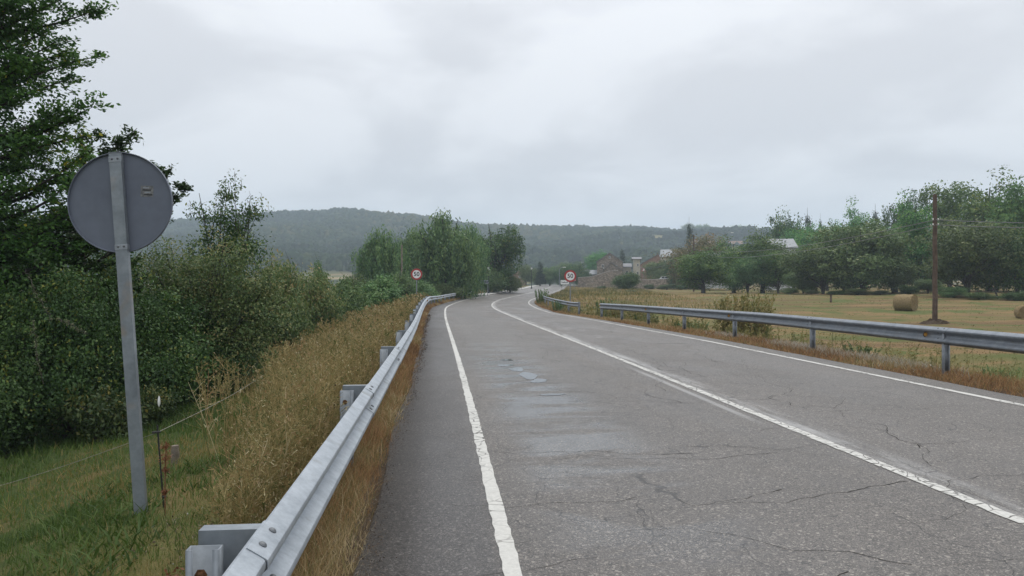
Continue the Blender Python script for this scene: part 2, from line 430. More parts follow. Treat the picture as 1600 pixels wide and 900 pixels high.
# ================================================================== ground
az = np.concatenate([np.arange(-70, 70, .45), np.arange(70, 290, 4.0)])
az = np.radians(az)
rr = np.concatenate([[.3], np.geomspace(1.0, 480, 135), [650, 900, 1400, 2500]])
A, RR_ = np.meshgrid(az, rr)
gx = (RR_ * np.sin(A)).ravel(); gy = (RR_ * np.cos(A)).ravel()
gz = terrain(gx, gy)
na, nr = len(az), len(rr)
ii, jj = np.meshgrid(np.arange(nr - 1), np.arange(na), indexing='ij')
q = np.stack([ii * na + jj, ii * na + (jj + 1) % na, (ii + 1) * na + (jj + 1) % na, (ii + 1) * na + jj], -1).reshape(-1, 4)[:, ::-1]
gs, gt = nearest(gx, gy)
dryness = np.where(gt > 0, sstep(gt, 4, 7), 0)
dryness = np.where((gt < 0) & (gs < 110), np.clip(sstep(-gt, 7.6 + np.clip(gs, 0, 60) * .05, 5.4 + np.clip(gs, 0, 60) * .05), 0, 1) * .75, dryness)
vergeness = np.where(gt > 0, 1 - sstep(gt, 5.5, 6.8), 1 - sstep(-gt, 5.0, 5.9))

m, t_ = new_mat('ground_cover'); k = N(t_); P = k.pos()
dry, ver = k.attr('dry'), k.attr('verge')
nb = k.noise(P, .22, 5, .6, .4); nm = k.noise(P, 1.6, 5, .65); nf = k.noise(P, 17, 4, .7)
stretched = k.noise(k.scale(P, (.05, .5, 1)), 1.0, 5, .6, .5)
green = k.mix(k.sm(nm, .45, .7), k.mix(nf, (.026, .042, .012), (.062, .088, .022)), (.125, .098, .042))
field = k.mix(k.sm(stretched, .44, .56), k.mix(nm, (.105, .105, .036), (.165, .135, .052)), k.mix(nf, (.17, .105, .048), (.25, .17, .08)))
rows = k.noise(k.scale(P, (.02, .22, 1)), 1.0, 3, .5, .3)
field = k.mix(k.m('MULTIPLY', k.sm(rows, .56, .62), .7), field, k.mix(nf, (.095, .06, .03), (.15, .10, .05)))
field = k.mix(k.sm(nb, .49, .62), field, k.mix(nf, (.07, .095, .026), (.115, .125, .038)))
col = k.mix(k.m('ADD', dry, k.m('MULTIPLY_ADD', nm, .6, -.3), clamp=True), green, field)
vcol = k.mix(nf, (.030, .023, .017), (.10, .07, .042))
col = k.mix(k.m('MULTIPLY', ver, k.sm(nm, .2, .5)), col, vcol)
k.out(k.bsdf(col, .95, .15, 0, k.bump(nf, .8, .06)).outputs[0])
M['ground'] = m
ground = struct(mesh_obj('ground', mk_mesh('ground', np.stack([gx, gy, gz], -1), [q], {'dry': dryness, 'verge': vergeness}, m, True)))

# ================================================================== hill
def ridge_y(p):
    return np.interp(p, [-900, 0, 270, 400, 450, 550, 640, 700, 745, 800, 900, 1000, 1060, 1110, 1180, 1300, 1500, 2400],
                     [356, 354, 353, 344, 341, 338, 344, 352, 360, 364, 366, 362, 367, 363, 369, 370, 373, 373])
def hill_z(a, r_):
    p = 800 + FPX * np.tan(a)
    rid = np.interp(p, [0, 500, 1000, 1600], [1300, 1350, 1150, 950])
    slant = 1 / np.cos(a)
    z1 = EYE + (450 - ridge_y(p)) / FPX * rid / slant
    u = np.clip((r_ - 340) / (rid - 340), 0, 1)
    prof = np.where(u < 1, .28 * u + .72 * u * u * (3 - 2 * u), 1)
    x, y = r_ * np.sin(a), r_ * np.cos(a)
    bumps = (vnoise(x / 130, y / 130, 7) * 16 + vnoise(x / 50, y / 50, 8) * 6) * np.clip(4 * u * (1 - u), 0, 1)
    back = np.clip((r_ - rid) / 500, 0, 1)
    return 3.1 + (z1 - 3.1) * prof + bumps - back * back * 60
ha = np.radians(np.arange(-56, 56, .4)); hr = np.concatenate([np.linspace(335, 1450, 90), [1600, 1800]])
A, RR_ = np.meshgrid(ha, hr); A = A.ravel(); RR_ = RR_.ravel()
hz = hill_z(A, RR_); hz[RR_ < 336] = 2.2
na, nr = len(ha), len(hr)
ii, jj = np.meshgrid(np.arange(nr - 1), np.arange(na - 1), indexing='ij')
q = np.stack([ii * na + jj, ii * na + jj + 1, (ii + 1) * na + jj + 1, (ii + 1) * na + jj], -1).reshape(-1, 4)[:, ::-1]
def clearing(a, r_):
    """0..1 where the hillside is open ground instead of wood"""
    p = 800 + FPX * np.tan(a)
    x, y = r_ * np.sin(a), r_ * np.cos(a)
    c = np.zeros_like(p)
    for pc, pw, rc, rw in ((1030, 13, 790, 26), (838, 10, 690, 22), (1060, 8, 930, 16), (520, 22, 600, 20), (905, 20, 560, 20)):
        c = np.maximum(c, np.clip(1.6 - ((p - pc) / pw) ** 2 - ((r_ - rc) / rw) ** 2, 0, 1))
    path = np.abs(r_ - (640 + (p - 440) * .55 + vnoise(p / 30, p * 0, 5) * 22))
    c = np.maximum(c, np.clip(1.2 - path / 8, 0, 1) * (p > 380) * (p < 600))
    low = sstep(480 + 60 * vnoise(x / 40, y / 40, 9) - r_, -20, 40)
    return np.maximum(c, low * (vnoise(x / 28, y / 28, 12) > -.12))
m, t_ = new_mat('hillside'); k = N(t_); P = k.pos()
op = k.attr('open'); n2 = k.noise(P, .06, 5, .6)
col = k.mix(op, (.026, .038, .020), k.mix(k.sm(n2, .4, .6), (.26, .20, .11), (.11, .115, .05)))
k.out(k.bsdf(col, .95, .1).outputs[0])
hill = struct(mesh_obj('hill', mk_mesh('hill', np.stack([RR_ * np.sin(A), RR_ * np.cos(A), hz], -1), [q], {'open': clearing(A, RR_)}, m, True)))

# ================================================================== road surface
def strip(t0, t1, s0, s1, dz, ds=1.0, nt=2, skirt=0.0):
    ss = np.arange(s0, s1 + ds * .5, ds); tt = np.linspace(t0, t1, nt)
    if skirt: tt = np.concatenate([[t0 - .04], tt, [t1 + .04]])
    SS, TT = np.meshgrid(ss, tt, indexing='ij')
    v = rp(SS.ravel(), TT.ravel(), dz)
    if skirt:
        edge = np.zeros(SS.shape); edge[:, 0] = edge[:, -1] = -skirt; v[:, 2] += edge.ravel()
    n = len(tt)
    ii, jj = np.meshgrid(np.arange(len(ss) - 1), np.arange(n - 1), indexing='ij')
    f = np.stack([ii * n + jj, ii * n + jj + 1, (ii + 1) * n + jj + 1, (ii + 1) * n + jj], -1).reshape(-1, 4)
    return v, f, np.stack([TT.ravel(), SS.ravel()], -1)

def asphalt():
    m, t = new_mat('asphalt'); k = N(t)
    uv = k.n('ShaderNodeUVMap').outputs[0]
    sp = k.n('ShaderNodeSeparateXYZ'); k.put(sp.inputs[0], uv); T, S = sp.outputs[0], sp.outputs[1]
    # aggregate
    vo = k.n('ShaderNodeTexVoronoi', feature='F1'); k.put(vo.inputs['Vector'], uv); vo.inputs['Scale'].default_value = 150
    sc2 = k.n('ShaderNodeSeparateColor'); k.put(sc2.inputs[0], vo.outputs['Color'])
    vo2 = k.n('ShaderNodeTexVoronoi', feature='F1'); k.put(vo2.inputs['Vector'], uv); vo2.inputs['Scale'].default_value = 62
    sc3 = k.n('ShaderNodeSeparateColor'); k.put(sc3.inputs[0], vo2.outputs['Color'])
    agg = k.ramp(sc2.outputs[0], [(0, (.036, .035, .034)), (.45, (.078, .074, .070)), (.8, (.135, .127, .118)), (.95, (.22, .21, .195)), (1, (.36, .35, .33))])
    agg = k.mix(k.sm(sc3.outputs[1], .90, .99), agg, (.27, .26, .24))
    agg = k.mix(k.sm(sc3.outputs[0], .86, .99), agg, (.030, .029, .029))
    # broad variation: wheel tracks, patches, darker shoulder
    nb = k.noise(k.scale(uv, (.6, .12, 1)), 1.0, 5, .6, .3)
    nm = k.noise(uv, .8, 5, .65)
    tone = k.ramp(nb, [(.3, (.76, .715, .675)), (.7, (1.04, .97, .905))])
    col = k.mix(1.0, agg, tone, 'MULTIPLY')
    col = k.mix(1.0, col, k.ramp(nm, [(.3, (.88, .88, .88)), (.7, (1.1, 1.1, 1.1))]), 'MULTIPLY')
    sh = k.sm(T, -3.45, -3.7)
    col = k.mix(sh, col, k.mix(1.0, col, (.66, .68, .72), 'MULTIPLY'))
    # chalky ghost of old paint by the centre line
    gw = k.noise(k.scale(uv, (3, .35, 1)), 1.0, 5, .7)
    g1 = k.m('MULTIPLY', k.m('SUBTRACT', 1, k.sm(k.m('ABSOLUTE', k.m('SUBTRACT', T, .17)), .0, .24), clamp=True), k.sm(gw, .38, .62))
    g2 = k.m('MULTIPLY', k.m('SUBTRACT', 1, k.sm(k.m('ABSOLUTE', k.m('SUBTRACT', T, -.20)), .02, .07), clamp=True),
             k.m('MULTIPLY', k.sm(S, 8, 9.5), k.sm(S, 15, 13)))
    g3 = k.m('MULTIPLY', k.m('SUBTRACT', 1, k.sm(k.m('ABSOLUTE', k.m('SUBTRACT', T, 1.0)), .1, .8), clamp=True),
             k.m('MULTIPLY', k.sm(k.noise(k.scale(uv, (.8, .5, 1)), 1.0, 5, .7), .52, .7), k.m('MULTIPLY', k.sm(S, 18, 24), k.sm(S, 50, 38))))
    gm = k.m('MULTIPLY', k.m('MAXIMUM', k.m('MAXIMUM', g1, k.m('MULTIPLY', g2, .7)), k.m('MULTIPLY', g3, .6)), .55)
    col = k.mix(gm, col, (.46, .46, .45))
    # cracks: a few long warped ones across, finer net along the lanes
    wv = k.n('ShaderNodeTexNoise'); k.put(wv.inputs['Vector'], uv); wv.inputs['Scale'].default_value = 1.1; wv.inputs['Detail'].default_value = 5
    wc = k.scale(k.addv(wv.outputs['Color'], (-.5, -.5, -.5)), (1.1, 1.1, 0))
    p1 = k.scale(k.addv(uv, wc), (.22, .36, 1))
    c1 = k.n('ShaderNodeTexVoronoi', feature='DISTANCE_TO_EDGE'); k.put(c1.inputs['Vector'], p1); c1.inputs['Scale'].default_value = 1.0
    p2 = k.scale(k.addv(uv, wc), (1.5, 1.1, 1))
    c2 = k.n('ShaderNodeTexVoronoi', feature='DISTANCE_TO_EDGE'); k.put(c2.inputs['Vector'], p2); c2.inputs['Scale'].default_value = 1.0
    cm1 = k.noise(uv, .35, 3, .6); cm2 = k.noise(k.scale(uv, (.9, .3, 1)), .9, 3, .6)
    cr1 = k.m('MULTIPLY', k.m('SUBTRACT', 1, k.sm(c1.outputs[0], .0010, .0026)), k.sm(cm1, .33, .42))
    cr2 = k.m('MULTIPLY', k.m('SUBTRACT', 1, k.sm(c2.outputs[0], .003, .008)), k.sm(cm2, .44, .52))
    cr = k.m('MULTIPLY', k.m('MULTIPLY', cr2, .8), k.m('SUBTRACT', 1, sh))
    col = k.mix(k.m('MULTIPLY', cr, .92), col, (.010, .009, .009))
    # water: thin film in the left wheel track, dampness elsewhere
    wn1 = k.noise(k.scale(uv, (.55, 1.25, 1)), 1.0, 4, .55, .7)
    band = k.m('MULTIPLY', k.sm(T, -3.45, -2.85), k.sm(T, -1.55, -2.3))
    along = k.m('MULTIPLY', k.sm(S, 3.0, 5.5), k.sm(S, 26, 13))
    film = k.m('MULTIPLY', k.m('MULTIPLY', k.m('MULTIPLY', band, along), k.sm(wn1, .43, .60)), .88)
    damp = k.m('MULTIPLY', k.sm(k.noise(k.scale(uv, (.5, .2, 1)), 1.0, 4, .6, .5), .40, .62), .6)
    damp = k.m('MAXIMUM', damp, k.m('MULTIPLY', k.m('MULTIPLY', k.sm(T, -3.4, -2.9), k.sm(T, -.6, -1.8)), .55))
    wet = k.m('MAXIMUM', film, damp)
    col = k.mix(k.m('MULTIPLY', wet, .16), col, (.03, .03, .031))
    rough = k.m('MAXIMUM', k.m('SUBTRACT', .56, k.m('ADD', k.m('MULTIPLY', damp, .16), k.m('MULTIPLY', film, .42))), .09)
    bh = k.m('ADD', k.m('MULTIPLY', sc2.outputs[0], .6), k.m('MULTIPLY', cr, -1.5))
    bm = k.n('ShaderNodeBump'); bm.inputs['Distance'].default_value = .006
    k.put(bm.inputs['Height'], bh); k.put(bm.inputs['Strength'], k.m('MULTIPLY_ADD', film, -.50, .55, clamp=True))
    k.out(k.bsdf(col, rough, .5, 0, bm.outputs[0]).outputs[0]); return m
M['asphalt'] = asphalt()
v, f, uv = strip(T_L, T_R, -30, 328, 0.0, 1.0, 12, skirt=.07)
# ragged asphalt edge
for lo, sgn in ((0, -1), (1, -1), (12, 1), (13, 1)):
    idx = np.arange(len(v) // 14) * 14 + lo
    th_ = np.interp(uv[idx, 1], ST, TH); off = vnoise(uv[idx, 1] * .7, uv[idx, 1] * 0 + sgn * 3, 21) * .12
    v[idx, 0] += np.cos(th_) * off; v[idx, 1] -= np.sin(th_) * off
road = struct(mesh_obj('road', mk_mesh('road', v, [f], None, M['asphalt'], True, uv)))

def paint(name, wear, seed, base=(.56, .55, .51)):
    m, t = new_mat(name); k = N(t); uv = k.addv(k.n('ShaderNodeUVMap').outputs[0], (seed, seed, 0))
    sp = k.n('ShaderNodeSeparateXYZ'); k.put(sp.inputs[0], k.n('ShaderNodeUVMap').outputs[0])
    n1 = k.noise(uv, 26, 4, .7); n2 = k.noise(k.scale(uv, (13, 4, 1)), 1.0, 6, .75, 1.2)
    wv = k.n('ShaderNodeTexNoise'); k.put(wv.inputs['Vector'], uv); wv.inputs['Scale'].default_value = 3
    vo = k.n('ShaderNodeTexVoronoi', feature='DISTANCE_TO_EDGE')
    k.put(vo.inputs['Vector'], k.scale(k.addv(uv, k.scale(wv.outputs['Color'], (.25, .25, 0))), (6, 7, 1))); vo.inputs['Scale'].default_value = 1
    crack = k.m('MULTIPLY', k.m('SUBTRACT', 1, k.sm(vo.outputs[0], .012, .05)), k.sm(k.noise(uv, .7, 3), .5 - wear * .5, .62 - wear * .5))
    chips = k.sm(n2, .66 - wear * .20, .78 - wear * .16)
    gone = k.m('MAXIMUM', k.m('MULTIPLY', crack, .9), k.m('MULTIPLY', chips, .85))
    col = k.mix(k.sm(n1, .3, .75), tuple(c * .80 for c in base), base)
    b = k.bsdf(col, .5, .4, 0, k.bump(n1, .4, .003)); tr = k.n('ShaderNodeBsdfTransparent')
    mx = k.n('ShaderNodeMixShader'); k.put(mx.inputs[0], gone); t.links.new(b.outputs[0], mx.inputs[1]); t.links.new(tr.outputs[0], mx.inputs[2])
    k.out(mx.outputs[0]); return m
def line(name, tc_, wd, s0, s1, mat, seed):
    v, f, uv = strip(tc_ - wd / 2, tc_ + wd / 2, s0, s1, .005, .12 if s1 < 60 else .5, 2)
    r_ = np.random.default_rng(seed); jit = (r_.random(len(v)) - .5) * .016
    th_ = np.interp(uv[:, 1], ST, TH); v[:, 0] += np.cos(th_) * jit; v[:, 1] -= np.sin(th_) * jit
    return mesh_obj(name, mk_mesh(name, v, [f], None, mat, False, uv), road)
p1_, p2_, p3_ = paint('line_paint_thick', .12, 0), paint('line_paint_worn', .62, 3), paint('line_paint', .15, 7)
for nm, tc_, wd, mt in (('left_edge_line', -3.52, .108, p1_), ('centre_line', 0.0, .11, p2_), ('right_edge_line', 3.54, .11, p3_)):
    line(nm, tc_, wd, 1, 40, mt, 4)
    line(nm, tc_, wd, 40, 300, mt if mt is not p2_ else p1_, 5)

# cracks: jagged narrow seams, mostly across the lanes, some along the centre joint
def crack_walk(s, t, a, ln, w0, r_, out, depth=0):
    pts = []; n = int(ln / .07) + 2; da = 0
    for i in range(n):
        pts.append((s, t, w0 * (1 - .8 * i / n) * r_.uniform(.4, 1.3)))
        da = .75 * da + r_.normal(0, .28); h_ = a + da
        s += .07 * math.sin(h_); t += .07 * math.cos(h_)
        if t < -3.9 or t > 3.85: break
        if depth < 2 and r_.random() < .02: crack_walk(s, t, a + r_.choice([-1, 1]) * r_.uniform(.5, 1.2), ln * r_.uniform(.2, .45), w0 * .7, r_, out, depth + 1)
    out.append(pts)
def cracks():
    r_ = np.random.default_rng(17); out = []
    for i in range(64):
        s = math.exp(r_.uniform(math.log(3.2), math.log(48))); t = r_.uniform(-3.3, 3.2); d_ = r_.choice([0, math.pi])
        crack_walk(s, t, d_ + r_.normal(0, .25), r_.uniform(.8, 3.6), r_.uniform(.004, .0085) * (1 + s / 40), r_, out)
    for i in range(26):
        s = r_.uniform(3, 40); t = r_.choice([.45, .75, 1.6, -.5, 2.4, -1.4]) + r_.normal(0, .15)
        crack_walk(s, t, math.pi / 2 + r_.normal(0, .12), r_.uniform(1.5, 5), r_.uniform(.004, .008) * (1 + s / 40), r_, out)
    V = []; F = []; b_ = 0
    for pts in out:
        if len(pts) < 3: continue
        a = np.array(pts); d = np.gradient(a[:, :2], axis=0); d /= np.linalg.norm(d, axis=1, keepdims=True) + 1e-9
        nx = np.stack([-d[:, 1], d[:, 0]], -1) * a[:, 2:3] / 2
        for sg in (1, -1):
            q_ = a[:, :2] + sg * nx; V.append(rp(q_[:, 0], q_[:, 1], .0022))
        n = len(a); i = np.arange(n - 1); F.append(np.stack([b_ + i, b_ + i + 1, b_ + n + i + 1, b_ + n + i], -1)); b_ += 2 * n
    m, t_ = new_mat('open_crack'); k = N(t_)
    k.out(k.bsdf(k.ramp(k.noise(k.pos(), 30, 3), [(.35, (.010, .009, .009)), (.75, (.040, .036, .032))]), .95, .05).outputs[0])
    o = mesh_obj('cracks', mk_mesh('cracks', np.concatenate(V), [np.concatenate(F)], None, m), road); o['kind'] = 'stuff'
cracks()

# puddles: thin sheets of water lying in the left lane
m, t_ = new_mat('puddle_water'); k = N(t_)
k.out(k.bsdf((.045, .044, .042), .05, .5).outputs[0]); M['puddle'] = m
def puddle(s, t, rs, rt, seed):
    r_ = np.random.default_rng(seed); n = 40; a = np.linspace(0, 2 * np.pi, n, endpoint=False)
    rad = 1 + sum(r_.normal(0, .22 / j) * np.cos(j * a + r_.random() * 6) for j in range(1, 7))
    v = np.concatenate([rp([s], [t], .004), rp(s + rad * np.cos(a) * rs, t + rad * np.sin(a) * rt, .004)])
    f = np.stack([np.zeros(n, int), 1 + (np.arange(n) + 1) % n, 1 + np.arange(n)], -1)
    struct(mesh_obj('puddle', mk_mesh('puddle', v, [f], None, M['puddle'])))
for a in ((13.6, -2.33, .55, .15, 1), (14.7, -2.42, .35, .13, 2), (15.5, -2.5, .18, .17, 3), (16.6, -2.45, .16, .15, 4), (12.9, -2.2, .22, .16, 6), (11.2, -2.25, .10, .2, 7)):
    puddle(*a)

# ================================================================== pavement and kerb beside the far left lane
ks = np.arange(102, 326, 1.0)
prof = [(-3.98, -.02), (-3.99, .13), (-4.02, .15), (-4.17, .15), (-4.17, .02)]
def sweep(ss, prof, closed=True):
    n = len(prof); v = np.concatenate([rp(np.full(n, s), [p[0] for p in prof], 0) + np.array([[0, 0, p[1]] for p in prof]) for s in ss])
    ii, jj = np.meshgrid(np.arange(len(ss) - 1), np.arange(n if closed else n - 1), indexing='ij')
    f = np.stack([ii * n + jj, ii * n + (jj + 1) % n, (ii + 1) * n + (jj + 1) % n, (ii + 1) * n + jj], -1).reshape(-1, 4)
    return v, f
v, f = sweep(ks, prof)
struct(mesh_obj('kerb', mk_mesh('kerb', v, [f, [[0, 1, 2, 3, 4][::-1], list(range(len(v) - 5, len(v)))]], None, M['concrete'])))
v, f = sweep(ks, [(-4.175, .145), (-5.6, .155), (-5.6, -.25), (-4.175, -.05)])
struct(mesh_obj('pavement', mk_mesh('pavement', v, [f, [[3, 2, 1, 0], list(range(len(v) - 4, len(v)))]], None, M['concrete'])))

# ================================================================== guardrails
WP = [(.0, .150), (.004, .1545), (.010, .155), (.074, .114), (.081, .107), (.083, .098), (.083, .082), (.080, .074), (.016, .027), (.010, .018), (.008, 0.0)]
WP = WP + [(a, -b) for a, b in WP[:-1][::-1]]
def beam_mesh(s0, s1, side, tback, ztop, far=False):
    """W-beam section; side=+1 front faces +t, -1 faces -t; ztop above the road plane"""
    ss = np.linspace(s0, s1, 3 if far else 7)
    ztf = ztop if callable(ztop) else (lambda s: ztop)
    outer = WP; n = len(outer); V = []
    for s in ss:
        lift = .005 * (1 - (s - s0) / (s1 - s0)) * 1.6      # near end laps over the neighbour
        pr = [(a + lift, b) for a, b in outer] + [(a + lift - .004, b * .985) for a, b in outer[::-1]]
        base = ztf(s) - .155
        V.append(rp(np.full(2 * n, s), [tback + side * a for a, b in pr], 0) + np.array([[0, 0, base + b] for a, b in pr]))
    V = np.concatenate(V); n2 = 2 * n
    ii, jj = np.meshgrid(np.arange(len(ss) - 1), np.arange(n2), indexing='ij')
    f = np.stack([ii * n2 + jj, ii * n2 + (jj + 1) % n2, (ii + 1) * n2 + (jj + 1) % n2, (ii + 1) * n2 + jj], -1).reshape(-1, 4)
    caps = np.array([[o_ + i, o_ + i + 1, o_ + n2 - 2 - i, o_ + n2 - 1 - i] for o_ in (0, len(V) - n2) for i in range(n - 1)])
    return V, [f, caps]

def c_section(w_, d_, lip, th, h, depth_sign=1):
    """upright C channel: web in the y=0 plane, flanges towards +y"""
    o = [(-w_ / 2 + lip, d_), (-w_ / 2, d_), (-w_ / 2, 0), (w_ / 2, 0), (w_ / 2, d_), (w_ / 2 - lip, d_)]
    i = [(w_ / 2 - lip, d_ - th), (w_ / 2 - th, d_ - th), (w_ / 2 - th, th), (-w_ / 2 + th, th), (-w_ / 2 + th, d_ - th), (-w_ / 2 + lip, d_ - th)]
    poly = o + i; n = len(poly)
    v = [(x, y, 0) for x, y in poly] + [(x, y, h) for x, y in poly]
    f = [(k, (k + 1) % n, n + (k + 1) % n, n + k) for k in range(n)]
    # end caps as quads round the C
    for a in range(5):
        b = n - 1 - a
        f.append((n + a, n + a + 1, n + b - 1, n + b)); f.append((a, b, b - 1, a + 1))
    return v, f
BOLT = MB().lathe([(.0165, 0), (.0165, .004), (.012, .009), (.004, .011)], 12, 'z').mesh('bolt', M['bolt'], True)
NUT = MB().lathe([(.024, 0), (.024, .003), (.0135, .003), (.0135, .016), (.009, .018)], 6, 'z').mesh('nut', M['rust'], False)

def guardrail(label, s_list, side, tback, ztop, spacer, fine=0, reflect=(), flare=None, postz=-.75, group=None):
    """s_list: joint stations, one post at each"""
    o0 = rp(s_list[0], tback - side * .1, -.1)
    root = thing('guardrail', label, 'guardrail', tuple(o0), group=group)
    def put(name, me, loc=(0, 0, 0), rot=(0, 0, 0), par=root):
        ob = mesh_obj(name, me, par)
        off = Vector(o0) if par is root else Vector((0, 0, 0))
        ob.location = Vector(loc) - off; ob.rotation_euler = rot; return ob
    for j in range(len(s_list) - 1):
        V, F = beam_mesh(s_list[j] - .16, s_list[j + 1] + .16, side, tback, ztop, far=s_list[j] > 45)
        me = mk_mesh('rail_section', V - o0, F, None, M['galv'] if side > 0 else M['galv_dark'], True)
        me.set_sharp_from_angle(angle=R(28))
        b = mesh_obj('rail_section', me, root)
    for j, s in enumerate(s_list):
        zt = ztop(s) if callable(ztop) else ztop
        th = rth(s)
        gap = spacer if spacer else .012
        tb = tback - side * gap
        p = rp(s, tb, 0.0); gz_ = tz(p[0], p[1]) - .25
        ztop_w = p[2] + zt - .035
        h = ztop_w - gz_
        cv, cf = c_section(.12, .055, .024, .006, h)
        me = mk_mesh('post', cv, [cf], None, M['galv_old'] if spacer else M['galv_dull'])
        # open side of the channel looks back along the road to the camera
        put('post', me, (p[0], p[1], gz_), (0, 0, math.pi - th))
        if spacer:
            # folded separator plate from post to rail: web, top flange, side tab
            q0 = rp(s, (tb + tback) / 2 - side * .025, 0.0)
            L = spacer + .05
            mb = MB().box((0, .062, .155 - .15), (L, .005, .30)).box((0, .098, .1515), (L, .067, .005)).box((0, .098, -.142), (L, .067, .005))
            mb.box((-L / 2 + .003, .098, .005), (.006, .067, .288))
            put('spacer', mb.mesh('spacer', M['galv_old']), (q0[0], q0[1], q0[2] + zt - .155), (0, 0, -th))
            if j < 3:
                for (a, b_) in ((-.02, -.11), (.02, -.215)):
                    n_ = put('nut', NUT, (p[0], p[1], ztop_w), (R(90), 0, -th))
                    dv = Vector((a * math.cos(th) - .004 * math.sin(th), -a * math.sin(th) - .004 * math.cos(th), b_))
                    n_.location = n_.location + dv
        if j < fine and j > 0:
            for zz, fr, nx in ((.133, .043, .95), (-.133, .043, -.95), (.05, .047, -.9), (-.05, .047, .9)):
                for ds in (-.07, .09):
                    pb = rp(s + ds, tback + side * (fr + .007), 0.0)
                    bo = put('bolt', BOLT, (pb[0], pb[1], pb[2] + zt - .155 + zz))
                    nrm = Vector((side * math.cos(th) * .65, -side * math.sin(th) * .65, nx))
                    bo.rotation_euler = nrm.to_track_quat('Z', 'Y').to_euler()
    for s in reflect:
        zt = ztop(s) if callable(ztop) else ztop
        p = rp(s, tback + side * .045, 0.0)
        a = np.linspace(0, 2 * math.pi, 6, endpoint=False)
        fr = MB().prism([(.052 * math.cos(x), .052 * math.sin(x)) for x in a], -.004, .004)
        rim = put('reflector', fr.mesh('reflector', M['black_plastic']), (p[0], p[1], p[2] + zt - .155), (0, 0, -rth(s)))
        MB().prism([(.040 * math.cos(x), .040 * math.sin(x)) for x in a], -.0075, -.0045).obj('reflector_face', M['amber'], rim)
    if flare:
        s, ds = flare     # plate that closes the end of the rail
        zt = ztop(s) if callable(ztop) else ztop
        p = rp(s, tback + side * .02, 0.0)
        mb = MB().box((0, 0, 0), (.13, .012, .34), 0, .004).box((.0, ds * .10, 0), (.03, .2, .30), 0, .004)
        put('end_plate', mb.mesh('end_plate', M['galv_dull']), (p[0], p[1], p[2] + zt - .155), (0, 0, -rth(s)))
    return root
TBL = -4.64
left_s = [-1.5, 2.9, 7.1, 11.7, 16.0, 20.5, 24.6, 28.8, 33.0, 37.2, 41.4, 45.6, 50, 54, 58, 62, 66, 70, 74, 78, 82]
guardrail('long galvanised guardrail running beside the dry grass bank from the near left corner', left_s, 1, TBL, .75, .17, fine=4,
          reflect=(45, 54, 62, 70, 78))
guardrail('short guardrail piece before the start of the kerb by the willow', [86, 90, 94, 98], 1, TBL, .75, .2)
TBR = 5.05
right_s = [3.5, 8.0, 12.55, 17.3, 22.0, 26.6, 31.2, 35.8, 40.4]
guardrail('long guardrail along the right verge in front of the field with the hay bale', right_s, -1, TBR, .775, 0, fine=7,
          reflect=(13.0, 22.3, 31.4))
guardrail('short guardrail below the speed sign at the inside of the bend', [47.5, 52, 57, 62, 67, 72, 77], -1, TBR, .80, 0, reflect=(52, 60, 68), flare=(47.2, -1))

# ================================================================== road signs
def rounded_rect_post(w_, d_, h, bev=.006):
    return MB().box((0, 0, h / 2), (w_, d_, h), 0, bev)
# near sign seen from behind, leaning
x, y, z = ground_at(221, 6.4)
lean = R(-4.15)
sg = thing('road_sign', 'large round traffic sign seen from behind on a leaning grey post', 'road sign', (x, y, z - .02), rot=(R(-.6), lean, R(5.0)))
H = 3.13
pst = rounded_rect_post(.098, .05, H + .25).obj('post', M['galv_old'], sg, (0, 0, -.25))
MB().box((0, 0, 0), (.101, .053, .004)).obj('post_cap', M['galv_dull'], sg, (0, 0, H + .002))
dz = H - .425
disc = MB().lathe([(.0, .0), (.424, .0), (.427, -.022), (.4315, -.024), (.4345, -.02), (.4345, .006), (.0, .006)], 72, 'y').obj('disc', M['disc_back'], sg, (0, .034, dz), smooth=True)
MB().lathe([(.0, .0), (.430, .0), (.430, .0015), (.0, .0015)], 64, 'y').obj('sign_face', M['white_paint'], disc, (0, .0065, 0))
MB().box((0, 0, 0), (.104, .052, .05), 0, .004).obj('clamp', M['galv_dull'], sg, (0, -.002, H - .06))
MB().box((0, 0, 0), (.104, .052, .05), 0, .004).obj('clamp', M['galv_dull'], sg, (0, -.002, dz - .39))
for zz in (H - .055, dz - .385):
    for xx in (-.024, .024):
        b = mesh_obj('bolt', BOLT, sg, (xx, -.028, zz), (R(90), 0, 0), (.55, .55, .8))
stk = MB().box((0, 0, 0), (.105, .0015, .095)).obj('sticker', M['paper'], disc, (.225, -.0015, .085), (0, R(5), 0))
for j in range(4):
    MB().box((0, 0, 0), (.05 + .02 * (j % 2), .001, .010)).obj('print_line', M['black_paint'] if j % 2 else M['galv_dull'], stk, (-.008 + .006 * j, -.0016, .03 - .02 * j))

